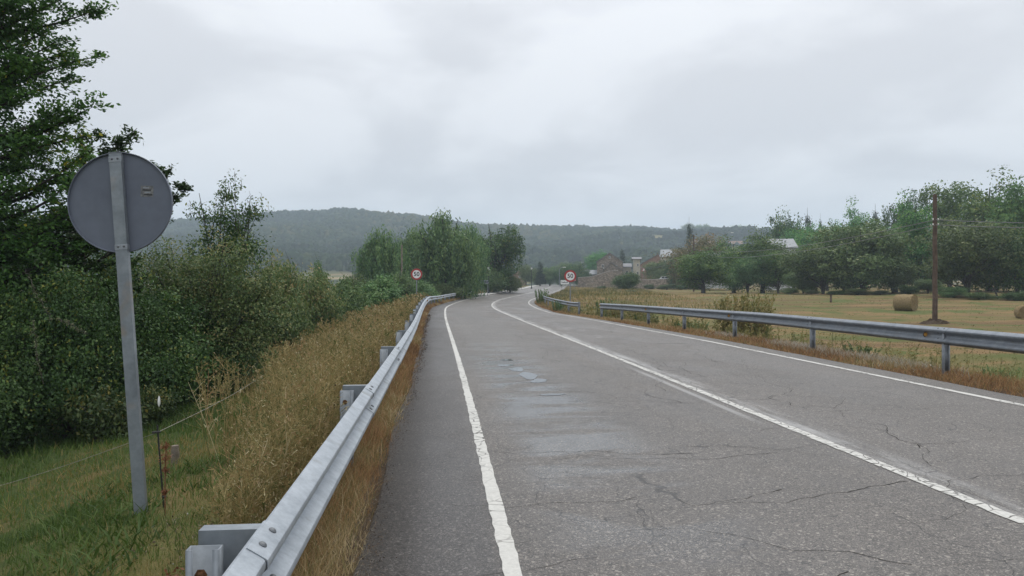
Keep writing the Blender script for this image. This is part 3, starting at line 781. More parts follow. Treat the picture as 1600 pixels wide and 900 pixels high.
def text_mesh(txt, size, mat, depth=.002):
    c = bpy.data.curves.new('numerals', 'FONT'); c.body = txt; c.size = size; c.align_x = 'CENTER'; c.align_y = 'CENTER'
    c.extrude = depth; c.offset = size * .018; c.resolution_u = 3
    o = bpy.data.objects.new('tmp_text', c); COL.objects.link(o)
    dg = bpy.context.evaluated_depsgraph_get(); dg.update()
    me = bpy.data.meshes.new_from_object(o.evaluated_get(dg)); me.name = 'numerals'
    bpy.data.objects.remove(o); bpy.data.curves.remove(c)
    me.materials.clear(); me.materials.append(mat); return me
T50 = text_mesh('50', .46, M['black_paint'])
def speed_sign(label, p, d, hbot, rz, dia=.9):
    x, y, z = ground_at(p, d)
    g = thing('speed_limit_sign', label, 'road sign', (x, y, z - .02), rz)
    ztop = hbot + dia / 2
    rounded_rect_post(.08, .04, hbot + dia * .9 - z + .3).obj('post', M['galv_old'], g, (0, 0, -.3))
    cz = ztop - z
    r_ = dia / 2
    dsc = MB().lathe([(0, 0), (r_, 0), (r_, .02), (0, .02)], 48, 'y').obj('disc', M['disc_back'], g, (0, -.042, cz))
    MB().lathe([(r_ * .60, 0), (r_ * .98, 0), (r_ * .98, .003), (r_ * .60, .003)], 48, 'y').obj('red_ring', M['red_paint'], dsc, (0, -.0045, 0))
    MB().lathe([(0, 0), (r_ * .70, 0), (r_ * .70, .003), (0, .003)], 48, 'y').obj('sign_face', M['white_paint'], dsc, (0, -.0075, 0))
    mesh_obj('numerals', T50, dsc, (0, -.011, 0), (R(90), 0, 0))
    return g
speed_sign('red ringed round sign reading 50 left of the road beside the bushes', 651, 58, pz(436.5, 58), R(2))
speed_sign('red ringed round sign reading 50 right of the road behind the short guardrail', 891, 56, pz(440, 56), R(-3), .92)

def board_sign(name, label, p, d, wpx, y0, y1, face, rz, lettering=False, back=False):
    x, y, z = ground_at(p, d); wd = wpx / FPX * d; hb = (y1 - y0) / FPX * d; zc_ = pz((y0 + y1) / 2, d) - z
    g = thing(name, label, 'road sign', (x, y, z - .02), rz)
    for sx in (-1, 1):
        MB().box((0, 0, 0), (.08, .05, zc_ + .4), 0, .004).obj('post', M['galv_old'], g, (sx * wd * .36, .03, (zc_ + .4) / 2 - .35))
    b = MB().box((0, 0, 0), (wd, .025, hb), 0, .004).obj('board', face, g, (0, -.012, zc_))
    if back:
        MB().box((0, 0, 0), (wd * .84, .006, hb * .62)).obj('back_panel', M['disc_back'], b, (0, -.017, 0))
        for j in range(3): MB().box((0, 0, 0), (.02, .006, hb * .6)).obj('stiffener', M['galv'], b, ((j - 1) * wd * .25, -.022, 0))
    if lettering:      # a name too blurred to read: short upright strokes
        xs = [-.34, -.22, -.12, -.02, .10, .22, .33]
        for j, xx in enumerate(xs):
            hh = hb * (.42 if j == 0 else (.36, .24, .3)[j % 3])
            MB().box((0, 0, 0), (wd * .07, .004, hh)).obj('letter_stroke', M['black_paint'], b, (xx * wd, -.016, -.2 * hb + hh / 2))
    return g
board_sign('town_sign', 'small grey two-legged sign board standing at the start of the left kerb', 757, 104, 13, 437, 442.5, M['galv'], R(3), back=True)
board_sign('town_sign', 'white place-name board on two legs partly behind the right 50 sign', 882.5, 150, 13, 437, 443.5, M['white_paint'], R(-4), lettering=True)
def tri_sign(label, p, d, ytop, side, rz):
    x, y, z = ground_at(p, d); g = thing('warning_sign', label, 'road sign', (x, y, z - .02), rz)
    zt = pz(ytop, d) - z
    MB().box((0, 0, 0), (.08, .05, zt), 0, .004).obj('post', M['galv_old'], g, (0, .04, zt / 2 - .05))
    tri = lambda s: [(-s / 2, -s * .29), (s / 2, -s * .29), (0, s * .58)]
    pl = MB().prism(tri(side), -.012, .012).obj('plate', M['red_paint'], g, (0, 0, zt - side * .58))
    MB().prism(tri(side * .62), -.017, -.0125).obj('sign_face', M['white_paint'], pl)
    return g
tri_sign('small red triangle sign just right of the 50 sign by the far road', 897.5, 165, 432.5, .9, R(-4))
tri_sign('white-centred triangle sign above the village wall beside a pale tower', 1006, 212, 417, 1.3, R(-8))

# ================================================================== fence on the meadow
fx, fy, fz = ground_at(256, 6.5)
fp = thing('fence_post', 'thin black electric fence stake next to the leaning sign post', 'fence post', (fx, fy, fz), rot=(0, R(-4.5), 0))
MB().tube([(0, 0, -.2), (0, 0, .72)], .0075, 8).obj('stake', M['black_plastic'], fp)
MB().box((0, 0, 0), (.07, .02, .018), 0, .004).obj('insulator', M['black_plastic'], fp, (-.01, -.008, .66))
MB().box((0, 0, 0), (.03, .025, .02), 0, .004).obj('foot_tread', M['black_plastic'], fp, (.012, 0, .09))
top = Vector((fx - .055, fy - .018, fz + .655))
wl = [(-3.9 - 2.6, 7.3, tz(-6.5, 7.3) + .42), (-4.6, 6.9, tz(-4.6, 6.9) + .38), tuple(top)]
a = Vector((px(425, 13)[0], 13, pz(576, 13)))
pts = []
for u in np.linspace(0, 1, 10): pts.append(Vector(wl[0]).lerp(Vector(wl[2]), u) - Vector((0, 0, .10 * math.sin(math.pi * u))))
for u in np.linspace(0, 1, 8)[1:]: pts.append(top.lerp(a, u) - Vector((0, 0, .05 * math.sin(math.pi * u))))
tag(MB().tube(pts, .0024, 6).obj('fence_wire', M['wire']), 'thin pale electric fence wire strung across the green meadow', 'wire')
x, y, z = ground_at(273, 9.2)
tag(MB().tube([(x, y, z - .1), (x + .01, y, z + .12), (x + .005, y, z + .23)], [.055, .05, .045], 9).obj('stump', M['wood_grey'], smooth=True), 'short weathered wooden stub in the meadow grass behind the black stake', 'stump')
x, y = px(248.5, 11.5); zt = pz(619, 11.5)
tag(MB().lathe([(.003, -.11), (.018, -.07), (.021, -.02), (.014, .03), (.003, .06)], 8).obj('ribbon', M['ribbon'], None, (x, y, zt - .05), smooth=True), 'small white plastic tag hanging in front of the dark bushes', 'tag')
x, y, z = ground_at(1298, 72)
tag(MB().tube([(x, y, z - .3), (x + .02, y, z + .75)], [.11, .09], 7).obj('fence_post', M['wood_pole'], smooth=True), 'dark wooden fence post standing alone in the mown field', 'fence post')
x, y, z = ground_at(1556, 78)
tag(MB().tube([(x + .25, y, z - .1), (x, y, z + .6), (x - .35, y, z + 1.25)], [.10, .09, .06], 7).obj('broken_branch', M['bark'], smooth=True), 'leaning dead branch stub in the grass below the rightmost trees', 'branch')

# ================================================================== hay bales
def bale(label, p, d, rz, dia=1.32, ln=1.35, seed=0):
    x, y, z = ground_at(p, d)
    g = thing('hay_bale', label, 'hay bale', (x, y, z - .04), rz, 'round bales on the mown field')
    r_ = np.random.default_rng(seed); n = 48; V = []; rings = []
    xs = np.linspace(-ln / 2, ln / 2, 15)
    for i, xx in enumerate(xs):
        rad = dia / 2 * (1 - .045 * abs(xx / (ln / 2)) ** 6) + r_.normal(0, .006, n)
        a = np.linspace(0, 2 * np.pi, n, endpoint=False)
        zz = rad * np.sin(a); zz = np.maximum(zz, -dia / 2 * .93)
        V.append(np.stack([np.full(n, xx) + r_.normal(0, .006, n), rad * np.cos(a), zz + dia / 2 * .93], -1))
    # spiral of rolled layers on the ends
    Vb = np.concatenate(V); F = []
    for i in range(len(xs) - 1):
        k_ = np.arange(n); F.append(np.stack([i * n + k_, i * n + (k_ + 1) % n, (i + 1) * n + (k_ + 1) % n, (i + 1) * n + k_], -1))
    mesh_obj('bale_body', mk_mesh('bale_body', Vb, [np.concatenate(F)], None, M['hay'], True), g)
    for sx in (-1, 1):
        rr_ = np.linspace(.97, .04, 12); V = []
        for j, q_ in enumerate(rr_):
            a = np.linspace(0, 2 * np.pi, n, endpoint=False)
            V.append(np.stack([np.full(n, sx * (ln / 2 - .01 - .02 * (j % 2))) + r_.normal(0, .012, n), q_ * dia / 2 * np.cos(a), np.maximum(q_ * dia / 2 * np.sin(a), -dia / 2 * .93) + dia / 2 * .93], -1))
        V = np.concatenate(V); k_ = np.arange(n)
        F = [np.stack([j * n + k_, j * n + (k_ + 1) % n, (j + 1) * n + (k_ + 1) % n, (j + 1) * n + k_], -1) for j in range(11)]
        mesh_obj('bale_end', mk_mesh('bale_end', V, [np.concatenate(F), [list(range(11 * n, 12 * n))]], None, M['hay'], False), g)
    n = 1500; a = r_.random(n) * 2 * np.pi; xx = r_.uniform(-ln / 2, ln / 2, n)
    c = np.stack([xx, np.cos(a) * dia / 2, np.maximum(np.sin(a), -.9) * dia / 2 + dia / 2 * .93], -1)
    en = r_.random(n) < .3; q_ = r_.random(n) ** .5
    c[en] = np.stack([np.sign(xx) * ln / 2, np.cos(a) * q_ * dia / 2, np.maximum(np.sin(a) * q_, -.9) * dia / 2 + dia / 2 * .93], -1)[en]
    d_ = r_.normal(0, .5, (n, 3)) + np.stack([np.where(en, np.sign(xx), 0), np.cos(a), np.sin(a)], -1) * .6
    d_ *= r_.uniform(.05, .13, n)[:, None]; w_ = np.cross(d_, r_.normal(size=(n, 3))); w_ *= .012 / (np.linalg.norm(w_, axis=1, keepdims=True) + 1e-9)
    Vs = np.stack([c - d_ * .4 - w_, c - d_ * .4 + w_, c + d_ * .6], 1).reshape(-1, 3)
    st_ = mesh_obj('loose_straw', mk_mesh('loose_straw', Vs, [np.arange(3 * n).reshape(-1, 3)], {'rnd': np.repeat(r_.uniform(.3, 1, n), 3)}, M['straw']), g); st_['kind'] = 'stuff'
    return g
bale('round hay bale lying left of the wooden utility pole', 1415, 58, R(-52), seed=1)
bale('dark round hay bale cut off by the right edge of the photo', 1601, 50, R(70), 1.0, 1.1, seed=2)

# ================================================================== utility poles and cables
def pole(label, p, d, ytop, r0, r1, arms, mat='wood_pole', mound=False):
    x, y, z = ground_at(p, d); H = pz(ytop, d) - z
    g = thing('utility_pole', label, 'utility pole', (x, y, z))
    r_ = np.random.default_rng(int(p))
    hs = np.linspace(-.5, H, 9)
    MB().tube([(r_.normal(0, .012), r_.normal(0, .012), h) for h in hs], list(np.linspace(r0, r1, 9)), 12).obj('shaft', M[mat], g, smooth=True)
    for (yy, ln, rz) in arms:
        h = pz(yy, d) - z
        if ln > .6: MB().box((0, 0, 0), (ln, .09, .11), rz, .01).obj('crossarm', M['wood_pole'], g, (0, -r1 - .05, h))
        for sx in (-1, 1):
            br = MB().tube([(0, 0, 0), (sx * .12, 0, 0), (sx * .16, 0, .03)], .012, 6).obj('bracket', M['galv_dull'], g, (sx * (ln / 2 - .12) if ln > .6 else 0, -r1 * .6, h))
            MB().lathe([(.02, 0), (.038, .02), (.03, .05), (.042, .07), (.012, .10)], 10).obj('insulator', M['white_paint'], br, (sx * .16, 0, .03), smooth=True)
    if mound:
        n = 20; V = [(0, 0, .22)]
        for j, q_ in enumerate((.28, .55, .85)):
            for k_ in range(n):
                a_ = 2 * math.pi * k_ / n; rr_ = q_ * (1 + r_.normal(0, .10)); V.append((rr_ * math.cos(a_) * 1.2, rr_ * math.sin(a_), (.17, .07, -.12)[j] + r_.normal(0, .05)))
        F = [(0, 1 + k_, 1 + (k_ + 1) % n) for k_ in range(n)] + [(1 + j * n + k_, 1 + (j + 1) * n + k_, 1 + (j + 1) * n + (k_ + 1) % n, 1 + j * n + (k_ + 1) % n) for j in range(2) for k_ in range(n)]
        MB().add(V, F).obj('soil_mound', M['earth'], g)
    return Vector((x, y, z)), H
P1, _ = pole('tall brown wooden utility pole in the field beside the hay bale', 1461, 46, 303, .155, .115, ((344, .3, 0), (352, .3, 0)), mound=True)
P2, _ = pole('dark wooden utility pole among the far trees left of the white house', 1084, 132, 366, .15, .11, ((391, 2.2, R(-20)), (400, 1.6, R(-20))))
P3, _ = pole('thin pale utility pole standing in front of the willow', 628, 74, 382, .10, .075, (), 'wood_grey')
def cable(label, a, b, sag):
    pts = [Vector(a).lerp(Vector(b), u) - Vector((0, 0, sag * 4 * u * (1 - u))) for u in np.linspace(0, 1, 24)]
    tag(MB().tube(pts, .022, 5).obj('power_cable', M['cable']), label, 'cable', 'overhead cables')
c1 = Vector((P1.x, 46 - .15, pz(343, 46))); c2 = Vector((P1.x, 46 - .15, pz(351, 46)))
cable('upper cable from the brown pole out of the photo to the right', c1, (36.5, 38, pz(339, 38)), .25)
cable('lower cable from the brown pole out of the photo to the right', c2, (36.5, 38, pz(345, 38)), .25)
cable('upper cable sagging left from the brown pole to the far pole', c1, (P2.x, P2.y, pz(389, 132)), 1.1)
cable('lower cable sagging left from the brown pole to the far pole', c2, (P2.x, P2.y, pz(398, 132)), 1.1)
cable('faint cable from the far pole towards the stone house', (P2.x, P2.y, pz(392, 132)), (px(985, 215)[0], 215, pz(412, 215)), 2.0)

# ================================================================== street lamps
def lantern(label, p, d, ytop):
    x, y, z = ground_at(p, d); H = pz(ytop, d) - z
    g = thing('street_lamp', label, 'street lamp', (x, y, z), group='lantern street lamps along the kerb')
    MB().lathe([(.17, -.2), (.17, .25), (.10, .42), (.075, .8), (.06, H - .75), (.085, H - .7), (.05, H - .62)], 12).obj('post', M['lamp_black'], g, smooth=True)
    MB().lathe([(.10, H - .62), (.20, H - .26), (.20, H - .22), (.0, H - .22)], 8).obj('lantern', M['lamp_glass'], g)
    MB().lathe([(.27, H - .22), (.20, H - .10), (.07, H - .04), (.03, H)], 8).obj('lamp_cap', M['lamp_black'], g)
lantern('black lantern street lamp standing beside the grey town board', 763.5, 112, 415)
lantern('black lantern street lamp in front of the dark tree right of the willow', 801.5, 140, 419)
lantern('black lantern street lamp alone against the hillside before the far hedge', 830.5, 165, 416)
lantern('small lantern street lamp in front of the stone house', 943, 222, 416)
def cobra(label, p, d, ytop, dirx):
    x, y, z = ground_at(p, d); H = pz(ytop, d) - z
    g = thing('street_lamp', label, 'street lamp', (x, y, z), group='tall street lamps with arms')
    MB().tube([(0, 0, -.2), (0, 0, H - .5), (dirx * .4, 0, H - .12), (dirx * 1.0, 0, H)], [.08, .06, .05, .045], 8).obj('post', M['galv_dull'], g)
    MB().box((0, 0, 0), (.9, .28, .16), 0, .03).obj('lamp_head', M['lamp_glass'], g, (dirx * 1.35, 0, H))
cobra('white headed street lamp poking above the small trees right of the far pole', 1136, 150, 387, 1)
cobra('white headed street lamp rising beside the metal roof', 1211, 165, 377.5, 1)
cobra('white headed street lamp against the dark hedge left of the 50 sign', 874, 205, 417, 1)
cobra('tall thin street lamp standing before the misty hillside', 1138, 260, 363, 1)

# ================================================================== buildings and walls
def window(par, x, z, w_, h, yf, glass='glass_dark', nx=2):
    """window set in the wall plane y=yf (facing -y): frame with panes"""
    fr = MB()
    t = .07
    fr.box((0, 0, h / 2 - t / 2), (w_, .08, t)).box((0, 0, -h / 2 + t / 2), (w_ + .1, .12, t))
    for sx in (-1, 1): fr.box((sx * (w_ / 2 - t / 2), 0, 0), (t, .08, h - 2 * t))
    if nx > 1: fr.box((0, 0, 0), (.05, .07, h - 2 * t))
    f = fr.obj('window', M['frame_white'], par, (x, yf - .035, z))
    for j in range(nx):
        pw = (w_ - 2 * t) / nx
        MB().box((0, 0, 0), (pw, .02, h - 2 * t)).obj('pane', M[glass], f, (-w_ / 2 + t + pw * (j + .5), .01, 0))
def gable_house(name, label, p, d, wd, dp, eave, ridge, wallm, roofm, rz, ridge_x=0.0, ridge_along='y', wins=(), door=None, base=None, chim=None, over=.35):
    """front wall faces -y (towards the camera); z values are heights above the base"""
    x, y, z = ground_at(p, d)
    if base is not None: z = base
    g = thing(name, label, 'house', (x, y, z), rz)
    b = -1.5
    if ridge_along == 'y':
        wall = MB().prism([(-wd / 2, b), (wd / 2, b), (wd / 2, eave), (ridge_x, ridge), (-wd / 2, eave)], 0, dp)
    else:
        v = [(sx * wd / 2, yy, zz) for sx in (-1, 1) for yy, zz in ((0, b), (dp, b), (dp, eave), (dp / 2, ridge), (0, eave))]
        wall = MB().add(v, [(0, 1, 2, 3, 4), (9, 8, 7, 6, 5), (0, 4, 9, 5), (4, 3, 8, 9), (3, 2, 7, 8), (2, 1, 6, 7), (1, 0, 5, 6)])
    wall.obj('wall', wallm, g)
    th = .16
    if ridge_along == 'y':
        for sx in (-1, 1):
            ex = sx * (wd / 2); sl = (ridge - eave) / abs(ex - ridge_x)
            xo = ex + sx * over; zo = eave - sl * over
            poly = [(ridge_x, ridge + .01), (xo, zo + .01), (xo, zo + th), (ridge_x, ridge + th + .02)]
            MB().prism(poly, -over, dp + over).obj('roof_slope', roofm, g)
    else:
        sl = (ridge - eave) / (dp / 2)
        for yy, s_ in ((-over, 1), (dp + over, -1)):
            ze = eave - sl * over
            v = [(sx * (wd / 2 + over), a_, c_) for sx in (-1, 1) for a_, c_ in ((dp / 2, ridge + .01), (yy, ze + .01), (yy, ze + th), (dp / 2, ridge + th + .02))]
            MB().add(v, [(0, 1, 2, 3), (7, 6, 5, 4), (0, 4, 5, 1), (1, 5, 6, 2), (2, 6, 7, 3), (3, 7, 4, 0)]).obj('roof_slope', roofm, g)
    for (wx, wz, ww, wh) in wins: window(g, wx, wz, ww, wh, 0)
    if door:
        dx, dw, dh = door
        dd = MB().box((0, 0, 0), (dw, .08, dh)).obj('door', M['wood_pole'], g, (dx, -.03, dh / 2))
        MB().box((0, 0, 0), (.06, .05, .14)).obj('handle', M['galv'], dd, (dw * .35, -.06, 0))
    if chim: MB().box((0, 0, 0), (.7, .7, 1.6), 0, .03).obj('chimney', wallm, g, chim)
    return g
# stone house with its gable to the road
gable_house('stone_house', 'old stone gable house above the bend of the road', 953, 232, 7.9, 12, 6.0, 8.6, M['stone'], M['slate'], R(-6), ridge_x=-.1,
            wins=((-.1, 7.3, .5, .7), (-2.2, 4.6, .7, .9), (1.9, 4.4, .7, .9), (-2.4, 1.9, .7, .9)), door=(1.2, 1.1, 2.1), base=pz(437, 232) - .2)
gable_house('stone_house', 'low lean-to with brown slates against the front of the stone gable house', 958, 226, 5.6, 4.5, 3.4, 5.6, M['stone'], M['slate'], R(-6), ridge_x=-.6,
            wins=((-1.2, 2.0, .7, .8),), base=pz(438, 226) - .2)
gable_house('cream_house', 'cream plastered house wing right of the stone gable house', 975, 234, 4.4, 9, 4.3, 5.4, M['plaster_cream'], M['slate'], R(-6), ridge_along='x',
            wins=((-1.2, 2.6, .8, 1.1), (.9, 2.6, .8, 1.1), (-1.2, .6, .8, 1.0)), base=pz(437, 234) - .2)
gable_house('narrow_house', 'narrow pale tower-like house end right of the stone house', 995, 228, 2.0, 6, 6.4, 7.0, M['plaster_cream'], M['slate'], R(-8), ridge_along='x',
            wins=((.3, 4.6, .6, .9), (.3, 2.2, .6, .9)), base=pz(436, 228) - .2, over=.5)
gable_house('metal_shed', 'low shed with pale metal roof left of the stone house', 925, 236, 4.6, 6, 1.6, 2.9, M['stone'], M['metal_roof'], R(-6), ridge_along='x', wins=((0, .9, .7, .6),), base=pz(435, 236) - .2)
gable_house('dark_roof_house', 'brown house with dark slate roof behind the village wall', 1018, 238, 7.0, 9, 4.6, 7.8, M['brick_far'], M['slate'], R(-14), ridge_x=2.2,
            wins=((-1.2, 3.0, .8, 1.1), (1.4, 3.0, .8, 1.1)), base=pz(434, 238) - .2)
gable_house('grey_roof_house', 'house with light grey roof half hidden by the autumn tree', 1048, 216, 5.5, 9, 6.4, 8.6, M['plaster_cream'], M['metal_roof'], R(-14), ridge_along='x',
            wins=((-1.6, 4.8, .9, 1.2), (.8, 4.8, .9, 1.2)), base=pz(434, 214) - .2)
gable_house('white_house', 'low white house with brown slate roof behind the round shrubby tree', 1129, 150, 6.6, 8, 3.4, 5.6, M['plaster_white'], M['slate'], R(-10), ridge_along='x',
            wins=((-2.3, 1.6, .9, 1.3), (-.5, 1.6, .9, 1.3), (2.6, 1.6, .9, 1.3)), door=(1.1, 1.0, 2.1), base=pz(436, 150) - .3)
gable_house('white_house', 'tall white house with pale metal roof between the round trees', 1225, 142, 4.4, 9, 6.6, 8.4, M['plaster_white'], M['metal_roof'], R(-10), ridge_along='x',
            wins=((-1.4, 1.5, .9, 1.3), (.6, 1.5, .9, 1.3), (1.3, 4.9, 1.0, 1.2), (-1.2, 4.9, .9, 1.3)), base=pz(438, 142) - .3)
# balcony band on the tall white house is a part of it
wh = [o for o in bpy.data.objects if o.name.startswith('white_house')][-1]
bal = MB().box((0, 0, 0), (3.6, 1.0, .16)).obj('balcony', M['frame_white'], wh, (.5, -.52, 4.0))
MB().box((0, 0, 0), (3.6, .06, .14)).obj('rail', M['frame_white'], bal, (0, -.45, .95))
for j in range(7): MB().box((0, 0, 0), (.05, .05, .82)).obj('baluster', M['frame_white'], bal, (-1.7 + j * .566, -.45, .48))
gable_house('farm_shed', 'small bluish shed beyond the far hedge left of the lamp', 812, 235, 4.0, 5, 1.8, 3.2, M['brick_far'], M['metal_roof'], R(0), wins=((0, 1.0, .7, .6),), base=pz(436, 235) - .2)
# hilltop houses
for lab, p, d, ww in (('white house with red roof on the hilltop among the trees', 1097, 700, 20), ('second pale house on the misty hilltop ridge', 1150, 690, 12)):
    a_ = math.atan((p - 800) / FPX); 
    gable_house('hilltop_house', lab, p, d, ww, 9, 4.0, 7.0, M['plaster_white'], M['tile_roof'], R(-12), ridge_along='x', wins=((-3, 2, 1.4, 1.4), (3, 2, 1.4, 1.4)), base=float(hill_z(np.array([a_]), np.array([d / math.cos(a_)]))[0]) - .5)

def wall_line(label, pts, h, th, name='stone_wall', zs=None, coping=True):
    """pts: list of (px, d, ytop, ybase)"""
    g0 = px(pts[0][0], pts[0][1]); root = thing(name, label, 'wall', (g0[0], g0[1], 0))
    P3_ = []
    for (p, d, yt, yb) in pts:
        x, y = px(p, d); P3_.append((x - g0[0], y - g0[1], pz(yt, d), min(pz(yb, d), tz(x, y)) - .4))
    for nm, lift, ex, mat, zbf in (('wall_body', 0, 0, M['stone'], None), ('coping', .12, .06, M['concrete'], .003)):
        if nm == 'coping' and not coping: continue
        V = []; F = []
        for (x, y, zt, zb) in P3_:
            z1 = zt + lift; z0 = zb if zbf is None else zt + zbf
            V += [(x, y - ex, z0), (x, y + th + ex, z0), (x, y + th + ex, z1), (x, y - ex, z1)]
        for i in range(len(P3_) - 1):
            b_ = i * 4; F += [(b_ + k_, b_ + (k_ + 1) % 4, b_ + 4 + (k_ + 1) % 4, b_ + 4 + k_) for k_ in range(4)]
        F += [(0, 1, 2, 3), tuple(range(len(V) - 4, len(V)))]
        MB().add(V, F).obj(nm, mat, root)
wall_line('long stone retaining wall with pale top below the village street', [(985, 198, 438, 449), (1000, 196, 437, 450), (1030, 190, 436, 452), (1065, 184, 434.5, 454), (1110, 178, 433, 455)], 2, .6)
wall_line('dark dry-stone wall beside the far road below the house', [(922, 190, 440.5, 447), (945, 188, 440, 449), (985, 186, 440.5, 451)], 1, .5, coping=False)
wall_line('sloping stone wall with coping in front of the stone house', [(903, 216, 433.5, 440), (927, 216, 431.5, 440), (942, 218, 426, 440), (956, 218, 423, 440), (966, 218, 422, 440)], 2, .5)

# white car parked on the village street behind the wall
x, y = px(1039, 192); cz = pz(440, 192) + .0
car = thing('parked_car', 'white car parked behind the retaining wall', 'car', (x, y, cz), R(-10))
body = [(-2.0, .25), (-1.95, .75), (-1.3, .88), (1.15, .88), (1.9, .74), (2.05, .5), (2.0, .25)]
MB().prism(body, -.82, .82).obj('body', M['car_white'], car)
MB().prism([(-1.35, .88), (-.85, 1.40), (.25, 1.44), (1.05, .88)], -.70, .70).obj('cabin', M['car_white'], car)
for sx, xa, xb in ((1, -.78, -.15), (2, -.08, .55)):
    MB().prism([(xa - .18 if sx == 1 else xa, .92), (xa, 1.34), (xb, 1.36), (xb + (.18 if sx == 2 else 0), .92)], -.706, -.70).obj('side_window', M['glass_dark'], car)
for wx in (-1.25, 1.25):
    for wy in (-.78, .78):
        wh_ = MB().lathe([(.32, -.1), (.32, .1)], 16, 'y').obj('wheel', M['tyre'], car, (wx, wy, .32))
        MB().lathe([(.19, -.105), (.19, .105)], 12, 'y').obj('rim', M['galv'], wh_)
# red roadside panel
x, y = px(1016.5, 210); zb = pz(437, 210)
rs = thing('red_panel', 'red upright panel with a yellowish band at the village street', 'panel', (x, y, zb), R(-8))
MB().box((0, 0, 0), (.9, .15, 2.6), 0, .02).obj('panel', M['red_paint'], rs, (0, 0, 1.7))
MB().box((0, 0, 0), (.7, .03, .5)).obj('band', M['plaster_cream'], rs, (0, -.091, 2.2))
for sx in (-1, 1): MB().box((0, 0, 0), (.08, .08, .6)).obj('leg', M['galv_old'], rs, (sx * .3, 0, .2))

# ================================================================== trees and shrubs
def quads_from(c, nrm, ln, wd, r_, along=None, curl=.0):
    """leaf diamonds: centres c, normals nrm; along = preferred long axis"""
    n = len(c)
    rv = r_.normal(size=(n, 3)) if along is None else along + r_.normal(size=(n, 3)) * .35
    nrm = nrm / (np.linalg.norm(nrm, axis=1, keepdims=True) + 1e-9)
    u = rv - nrm * (rv * nrm).sum(1, keepdims=True); u /= np.linalg.norm(u, axis=1, keepdims=True) + 1e-9
    v = np.cross(nrm, u)
    ln = np.asarray(ln)[:, None] / 2; wd = np.asarray(wd)[:, None] / 2
    V = np.stack([c - u * ln, c + v * wd - u * ln * .1, c + u * ln, c - v * wd - u * ln * .1], 1).reshape(-1, 3)
    F = np.arange(4 * n).reshape(-1, 4)
    return V, F

def sample_clumps(lobes, n, r_, shell=.45):
    L = np.array(lobes, float); wts = (L[:, 3] * L[:, 4] * L[:, 5]) ** (2 / 3); wts /= wts.sum()
    j = r_.choice(len(L), n, p=wts)
    d = r_.normal(size=(n, 3)); d /= np.linalg.norm(d, axis=1, keepdims=True)
    rad = shell + (1 - shell) * r_.random(n) ** .6
    # uneven outline: push some directions out, pull some in
    rad *= 1 + .22 * np.sin(d[:, 0] * 5.1 + j) * np.cos(d[:, 2] * 4.3 + j * 2) + r_.normal(0, .05, n)
    return L[j, :3] + d * L[j, 3:6] * rad[:, None], d

def crown(lobes, nclump, per, cr, leaf, r_, shell=.45, flat=.7, up=.5, droop=0, aspect=.55, rndbias=0.0):
    """clumps of leaves through the crown; droop hangs leaves below each clump"""
    C, D = sample_clumps(lobes, nclump, r_, shell)
    j = np.repeat(np.arange(nclump), per); n = len(j)
    crs = cr * r_.uniform(.6, 1.4, nclump)[j][:, None]
    off = np.clip(r_.normal(size=(n, 3)), -1.6, 1.6) * crs * np.array([1, 1, flat])
    if droop:
        dn = r_.random(n) * droop * (.5 + r_.random(nclump)[j]); off *= np.array([.45, .45, .5]); off[:, 2] -= dn
    c = C[j] + off
    nrm = D[j] * .8 + np.array([0, 0, up]) + r_.normal(size=(n, 3)) * .75
    sz = leaf * r_.uniform(.65, 1.35, n)
    along = np.tile(np.array([0, 0, -1.0]), (n, 1)) if droop else None
    V, F = quads_from(c, nrm, sz, sz * aspect, r_, along)
    rnd = np.clip(.5 + rndbias + (r_.random(nclump)[j] - .5) * .7 + (r_.random(n) - .5) * .5 + D[j][:, 2] * .08, 0, 1)
    return V, F, np.repeat(rnd, 4), C

def tubes(list_, sides=5):
    V = []; F = []; b = 0
    for pts, rad in list_:
        pts = np.asarray(pts, float); n = len(pts)
        tg = np.gradient(pts, axis=0); tg /= np.linalg.norm(tg, axis=1, keepdims=True) + 1e-9
        ref = np.where(np.abs(tg[:, 2:3]) < .9, np.array([[0, 0, 1.]]), np.array([[1., 0, 0]]))
        a = np.cross(tg, ref); a /= np.linalg.norm(a, axis=1, keepdims=True) + 1e-9; bb = np.cross(tg, a)
        an = np.linspace(0, 2 * np.pi, sides, endpoint=False)
        ring = pts[:, None] + (a[:, None] * np.cos(an)[None, :, None] + bb[:, None] * np.sin(an)[None, :, None]) * np.asarray(rad)[:, None, None]
        V.append(ring.reshape(-1, 3)); k_ = np.arange(sides)
        for i in range(n - 1):
            F.append(np.stack([b + i * sides + k_, b + i * sides + (k_ + 1) % sides, b + (i + 1) * sides + (k_ + 1) % sides, b + (i + 1) * sides + k_], -1))
        b += n * sides
    return np.concatenate(V), np.concatenate(F)

